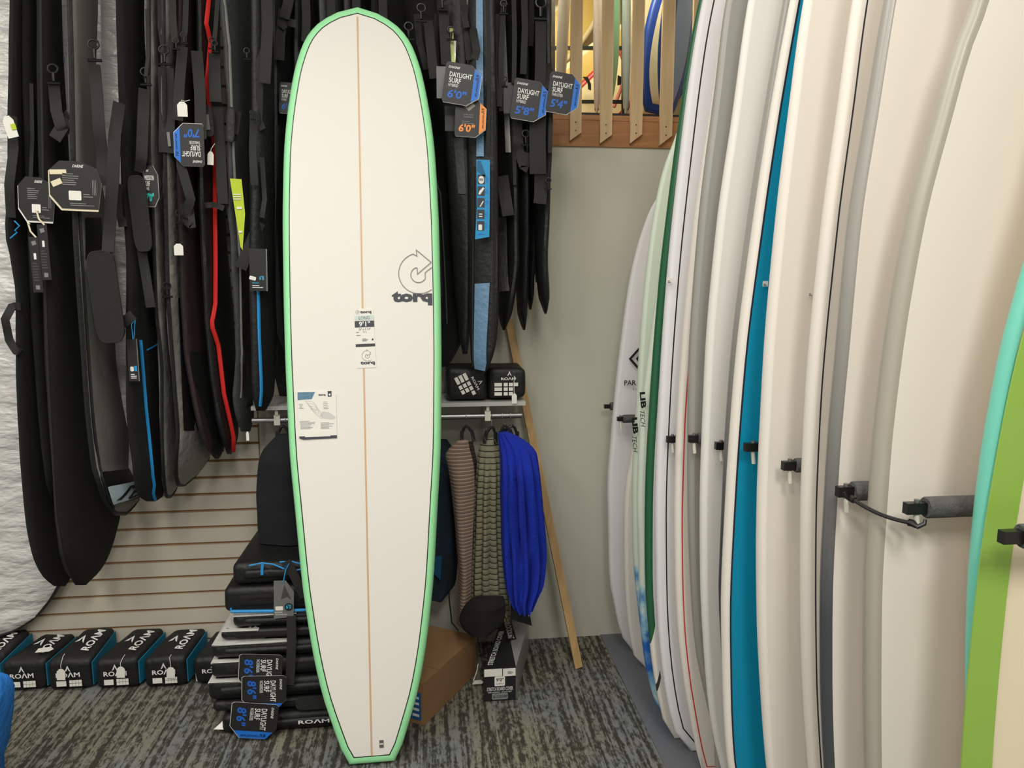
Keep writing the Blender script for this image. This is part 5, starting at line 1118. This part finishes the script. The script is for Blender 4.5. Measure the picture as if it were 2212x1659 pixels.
# ================================================================ stack of folded bags
STK = [  # y top, y bottom, left x, depth of front face, material
    (1538, 1582, 486, 2.70, M_BLACK), (1508, 1535, 466, 2.715, M_BLACK), (1462, 1492, 456, 2.715, M_BLACK), (1420, 1452, 462, 2.72, M_BLACK), (1382, 1412, 464, 2.725, M_BLACK), (1356, 1379, 484, 2.735, M_BLACK), (1322, 1354, 508, 2.74, M_BLACK), (1262, 1306, 490, 2.745, M_BLACK), (1212, 1258, 508, 2.75, M_BLACK)]
names = ['bottom', 'second from the bottom', 'third from the bottom', 'fourth from the bottom', 'middle', 'fourth from the top', 'third from the top', 'second from the top with blue edge', 'topmost with blue cord']
zprev = 0.003; stk = []
for i, (yt, yb, xl, yf, m) in enumerate(STK):
    z0_ = zprev; z1_ = ony(600, yt, yf).z
    xL = ony(xl, (yt + yb) / 2, yf + 0.05).x; xRr = -0.31 - 0.012 * (i % 3)
    fr = Frame((0, yf, 0)); H = z1_ - z0_
    t = Thing('folded_bag', 'folded black board bag in the stack, %s' % names[i], 'folded bag', ((xL + xRr) / 2, yf, z0_), 'folded bags in the stack')
    # S-folded cloth: outer roll with an inner tongue
    V, F = rbox(fr, xL, xRr, z0_, z0_ + H * 0.93, -0.42, 0, min(0.024, H * 0.43), 4, 0.0025, i * 1.7); t.part('outer_fold', (V, F), m)
    V, F = rbox(fr, xL + 0.045 + 0.01 * (i % 2), xRr - 0.02, z0_ + H * 0.28, z0_ + H * 0.68, -0.40, 0.012, min(0.012, H * 0.18), 3, 0.004, i * 2.3 + 9); t.part('inner_fold', (V, F), M_FUZZ if i % 2 else M_BLACK)
    if i in (2, 3, 4, 5, 6):   # silver lining lip showing on top of the fold
        V, F = rbox(fr, xL + 0.004, xL + (0.20, 0.16, 0.30, 0.14, 0.24)[i - 2], z1_ - H * .07 - 0.007, z1_ - H * 0.07, -0.36, 0.005, 0.003, 2, 0.002, i + 3.3); t.part('lining', (V, F), M_SILVER2, label='silver foil lining')
    stk.append((t, xL, xRr, z0_, z1_, yf)); zprev = z1_
t, xL, xRr, z0_, z1_, yf = stk[0]
roam(t, pframe(678, 1558, yf - 0.0165), 0, 0, 9, 66, M_INKWHITE)
stk[1][0].part('pocket', rrect(pframe(692, 1520, 2.682), -52, -12, 30, 18, 12, -0.003, 0.002), M_PAD)
t, xL, xRr, z0_, z1_, yf = stk[7]
t.part('piping', tube([(xL + 0.02, yf + .02, z0_ + .022), (xL + 0.03, yf - .012, z0_ + .014), (xL + .2, yf - .014, z0_ + 0.008), (xL + .42, yf - .014, z0_ + .006)], 0.006, 8), M_BLUEP, label='bright blue edge piping')
t, xL, xRr, z0_, z1_, yf = stk[8]
yq = yf - 0.014
t.part('piping', tube([ony(x, y, yq) for x, y in ((538, 1222), (566, 1216), (590, 1219), (612, 1228), (640, 1232), (664, 1226))], 0.003, 6), M_BLUEP, label='blue edge cord')
t.part('piping', tube([ony(x, y, yq) for x, y in ((604, 1214), (632, 1213), (652, 1219), (668, 1221))], 0.003, 6), M_BLUEP)
t.part('pull_tab', ribbon([ony(567, 1216, yq), ony(566, 1232, yq), ony(566, 1242, yq)], 0.010, Vector((0, -1, 0)), .002), M_BLUEP)
t.part('strap', ribbon([ony(618, 1212, yq - .004), ony(634, 1240, yq - .006), ony(658, 1290, yq - .008)], 0.034, Vector((0, -1, 0)), .003), M_WEB)
# grey upright hang tag
yq = yf - 0.03; f = pframe(613, 1292, yq, -1)
o = t.part('hang_tag', slab(f, [(-22, -46), (20, -43), (22, 14), (5, 40), (-20, 40)], 0, 0.0016), M_TAGGREY, smooth=False, label='grey hang tag with triangle emblem marked 6 foot 0')
t.part('emblem', slab(f, [(-6, -2), (2, 30), (16, -4), (7, 3)], 0.0016, 0.0022), mat('emblem_grey', (70, 70, 70), .5), o, False)
t.part('badge', disc(f.pt(10, -20, 0.0016), f.n, 9 * f.k, 0.0006, 18), M_TAGBLK, o, False); t.part('lettering', text(f, "6'0", 10, -19, 10, 11, 0.02, 0.0028), M_INKCYAN, o, False)
t.part('sticker', rrect(f, -18, -27, -2, -18, 2, 0.0016, 0.0022), M_PAPER, o, False); t.part('lettering', text(f, 'RO\u039bM', -11, -31.5, 3.6, 15, 0.02, 0.0022), M_INKWHITE, o, False); t.part('lettering', text(f, 'TECH BOARD BAG', -6, -36.5, 3.2, 26, 0.0, 0.0022), M_INKWHITE, o, False)
t.part('cord', tube([f.pt(0, 36, .003), ony(617, 1232, yq), ony(625, 1216, yq + .01), ony(616, 1224, yq)], 0.0022, 6), M_BLUEP, o)
# long strap down the front
t6, xL6, *_ = stk[5]
t6.part('strap', ribbon([ony(629, 1330, 2.72), ony(630, 1380, 2.705), ony(628, 1440, 2.70), ony(625, 1480, 2.69)], 0.034, Vector((0, -1, 0)), .003), M_WEB)
for i, (x, y, w, h, ang, sg) in enumerate(((563, 1453, 74, 78, -95, 4), (571, 1497, 76, 74, -93, 2), (549, 1557, 80, 76, -98, 1))):
    tt_ = stk[sg][0]; yq = stk[sg][5] - 0.05 - (0.012 if sg == 1 else 0.0)
    cd, g = surf_tag(tt_, x, y, h * 1.06, w * 1.22, ang, yq, "8'6\"", 'NOSERIDER', M_TAGBLUE)
stk[0][0].part('price_tag', slab(Frame(onz(489, 1565, 0.03), (1, 0.0, 0), (0.2, .7, .5)), [(-.04, -.016), (.026, -.022), (.044, .012), (-.014, .022)], 0, 0.001), M_PAPER, smooth=False, label='loose white paper tag')

# ================================================================ boxes and pole
A = onz(916, 1569); D_ = onz(1029, 1455); hbx = ony(917, 1479, A.y).z; dirv = (D_ - A); dirv.z = 0; Lb = dirv.length; dv = dirv.normalized(); sd_ = Vector((-dv.y, dv.x, 0))
if sd_.x > 0: sd_ = -sd_
wv = 0.23; A2 = A + sd_ * wv
t = Thing('cardboard_box', 'long brown cardboard box half hidden behind the longboard', 'box', (A + A2) / 2)
def prism(p0, p1, p2, p3, z0_, z1_):
    v = [Vector((p.x, p.y, z0_)) for p in (p0, p1, p2, p3)] + [Vector((p.x, p.y, z1_)) for p in (p0, p1, p2, p3)]
    return v, [(0, 3, 2, 1), (4, 5, 6, 7), (0, 1, 5, 4), (1, 2, 6, 5), (2, 3, 7, 6), (3, 0, 4, 7)]
ext = dv * min(Lb, 0.62)
t.part('carton', prism(A2, A, A + ext, A2 + ext, 0.002, hbx), M_CARD, smooth=False)
t.part('flap', prism(A2 - dv * .002, A - dv * .002, A + dv * 0.10, A2 + dv * 0.10, hbx, hbx + 0.004), M_CARD, smooth=False); t.part('flap', prism(A2 + dv * .12, A + dv * .12, A + ext, A2 + ext, hbx, hbx + 0.004), M_CARD, smooth=False)
fb = Frame(A - dv * 0.0015 + Vector((0, 0, 0)), -sd_, (0, 0, 1)); o = t.part('label', rect(fb, -0.085, hbx * .12, -0.012, hbx * .78, -0.001, 0.001), mat('label_deep_blue', (44, 92, 150), .5), smooth=False, label='blue printed label')
t.parts('mark', [rect(fb, -0.05, hbx * (.2 + .14 * k), -0.02, hbx * (.26 + .14 * k), 0.001, 0.0016) for k in range(4)], M_INKWHITE, o)
# stretch cover carton
B0 = onz(1045, 1513); B1 = onz(1115, 1515); yf = (B0.y + B1.y) / 2; H = ony(1080, 1443, yf).z; w = B1.x - B0.x; Dp = 0.40
sh = ony(1111, 1358, yf + Dp).x - (B0.x + w / 2)
sh = (ony(1083, ony and 1359, yf + Dp).x + ony(1139, 1358, yf + Dp).x) / 2 - (B0.x + w / 2)
dirc = Vector((sh, Dp, 0)).normalized()
t = Thing('cover_carton', 'black and silver stretch board cover carton on the floor', 'box', (B0.x + w / 2, yf, 0))
q0 = Vector((B0.x, yf, 0)); q1 = Vector((B0.x + w, yf, 0)); e = dirc * (Dp + .02)
t.part('carton', prism(q0, q1, q1 + e, q0 + e, 0.002, H), mat('carton_black', (32, 32, 34), .45), smooth=False)
tpf = Frame((q0.x, q0.y, H + 0.0006), (1, 0, 0), dirc); Lc = (Dp + .02)
pn_ = t.part('silver_panel', slab(tpf, [(w, 0), (w, Lc), (w * .42, Lc), (w * .30, Lc * .9)], 0, 0.0008), mat('carton_silver', (186, 186, 184), .35, .5), smooth=False)
t.part('silver_panel', prism(q1 + Vector((.0003, 0, 0)), q1 + Vector((.0012, 0, 0)), q1 + e + Vector((.0012, 0, 0)), q1 + e + Vector((.0003, 0, 0)), 0.004, H), MATS['carton_silver'], smooth=False)
lf_ = tpf.sub(w * .16, Lc * .42, 90, 0.0006); t.part('lettering', text(lf_, 'STRETCH BOARD COVER', 0, 0, w * .17, Lc * .72, 0.014), M_INKWHITE, smooth=False)
lf_ = tpf.sub(w * .42, Lc * .78, -75, 0.0016); t.part('logo_plate', rect(lf_, -.09, -.022, .09, .022, 0, 0.0006), M_INKBLACK, smooth=False); t.part('lettering', text(lf_, 'BLOCKSURF', 0, 0, .028, .16, 0.02, 0.0012), M_INKWHITE, smooth=False)
ffc = Frame((q0.x + w / 2, yf - 0.0006, 0)); u = w / 250.0; zz_ = lambda y: H - (y - 880) * u * (H / (262 * u))
t.parts('panel', [rect(ffc, -122 * u, zz_(943), 18 * u, zz_(884)), rect(ffc, 24 * u, zz_(946), 122 * u, zz_(886)), rrect(ffc, -42 * u, zz_(1022), 40 * u, zz_(946), 10 * u, 0, 0.001)], M_PAPER)
t.part('logo_plate', rrect(ffc, -62 * u, zz_(1128), 62 * u, zz_(1080), 8 * u, 0, 0.001), mat('print_mid_grey', (140, 142, 140), .5), smooth=False)
f2 = Frame(ffc.o + Vector((0, -.0004, 0)))
t.parts('lettering', [text(f2, '9\'0"', 0, zz_(971), 28 * u, 58 * u, 0.02, 0.0012), text(f2, 'Longboard', 0, zz_(1002), 9 * u, 58 * u, 0.01, 0.0012), text(f2, 'BLOCKSURF', 0, zz_(1104), 24 * u, 108 * u, 0.012, 0.0012, slant=.2)], M_INKBLACK)
t.parts('lettering', [text(f2, 'STRETCH BOARD COVER', 0, zz_(1043), 30 * u, 204 * u, 0.012, 0.001), text(f2, '100% ACRYLIC - QUICK DRY', 0, zz_(1070), 12 * u, 186 * u, 0.01, 0.001)], M_INKWHITE)
t.stuff('fine_print', fineprint(f2, 60 * u, zz_(908), 46 * u, 4, 6 * u, 3 * u, 0.0012), M_INKGREY)
# wooden pole
p0 = onz(1250, 1442, 0.004); p1 = ony(1098, 690, YW - 0.028); dpl = (p1 - p0).normalized(); p2 = p1 + dpl * 0.0
rr_ = Vector((1, 0, 0)); rr_ = (rr_ - dpl * rr_.dot(dpl)).normalized(); fp = Frame(p0, rr_, dpl); Lp = (p1 - p0).length
t = single('wooden_pole', slab(fp, [(-.017, -0.0), (.017, 0.004), (.017, Lp), (-.017, Lp)], -0.012, 0.012), M_PINE2, 'bare pine pole leaning on the back wall', 'pole', None, False, p0)
# blue foam at the left edge, close to the camera
Yb = 2.40
P_ = [(-120, 1440), (-40, 1438), (6, 1446), (20, 1453), (30, 1463), (37, 1478), (36, 1530), (34, 1560), (28, 1600), (16, 1628), (2, 1642), (-60, 1652), (-120, 1652)]
rings = []
for k in range(7):
    yy = Yb - 0.24 + 0.24 * k / 6; ring = []
    for j, (x, y) in enumerate(P_):
        p = ony(x, y, Yb); c_ = ony(-60, 1550, Yb); sc_ = 1 - 0.12 * (1 - k / 6) - (0.05 if k == 6 else 0)
        p = c_ + (p - c_) * sc_; q = Vector((p.x, yy, p.z)) + noise.noise_vector(Vector((j * .7, k * .7, 3.1))) * 0.008
        q.z = max(q.z, 0.003) if j < 10 else 0.003
        ring.append(q)
    rings.append(ring)
t = Thing('foam_block', 'ragged bright blue foam block end at the left edge', 'foam', (rings[3][-1].x, Yb - .12, 0))
t.part('foam', loft(rings), M_BLUEFOAM)

# ================================================================ more webbing, cords and labels in the dense bag rows
for key, pts, w, dY in (('A', [(26, 250), (30, 320), (20, 400), (24, 470)], 20, -.01), ('A2', [(68, 180), (70, 300), (66, 400)], 8, -.01), ('B', [(150, 250), (142, 262), (118, 300)], 26, -.02), ('D', [(318, 20), (320, 120), (315, 165)], 8, -.01), ('E', [(345, -40), (346, 60), (352, 100)], 10, -.01),
        ('F', [(372, -60), (374, 40), (378, 92)], 14, -.01), ('F', [(384, 280), (392, 360), (412, 430), (400, 470)], 20, -.01), ('G', [(404, -60), (400, 60), (396, 100)], 12, -.01), ('G', [(396, 440), (402, 480), (416, 490), (410, 440)], 14, -.02), ('H', [(474, -60), (466, 60), (462, 100)], 9, -.01),
        ('I', [(552, 60), (556, 110), (562, 180), (560, 260), (568, 280)], 14, -.03), ('J', [(575, -60), (578, 60), (572, 180)], 24, -.02), ('J', [(548, 240), (546, 330), (550, 400)], 16, -.02), ('J', [(566, 340), (572, 430), (566, 470)], 10, -.02), ('K', [(606, 60), (622, 48), (640, 52)], 16, -.03), ('K', [(620, -80), (624, 0), (614, 40)], 22, -.02),
        ('M', [(900, 30), (906, 90), (922, 150)], 14, -.03), ('M', [(948, 30), (940, 110), (944, 160)], 18, -.03), ('M2', [(1000, -40), (1002, 30), (1008, 60)], 14, -.03), ('N', [(1052, -60), (1056, 120), (1054, 330)], 8, -.02), ('O', [(1092, -60), (1086, 40), (1082, 140), (1084, 240)], 12, -.03),
        ('O', [(1108, -60), (1112, 80), (1110, 180)], 10, -.03), ('P', [(1130, -60), (1134, 60), (1130, 160)], 14, -.02), ('Q', [(1150, -60), (1148, 40), (1146, 100)], 12, -.02), ('P', [(1112, 400), (1110, 330), (1114, 300)], 7, -.02), ('R', [(1186, 150), (1190, 260), (1188, 330)], 9, -.01)):
    bb = bags[key]; bb.strap(pts, w, min(bb.Yl, bb.Yr) + dY)
for key, x, y, sc in (('F', 380, 96, .6), ('H', 464, 102, .6), ('G', 388, 470, .7), ('I', 533, 118, .6), ('J', 545, 250, .5), ('M2', 974, 74, .7), ('P', 1088, 18, .7), ('O', 1090, 178, .5)):
    bb = bags[key]; bb.buckle(x, y, min(bb.Yl, bb.Yr) - .035, sc)
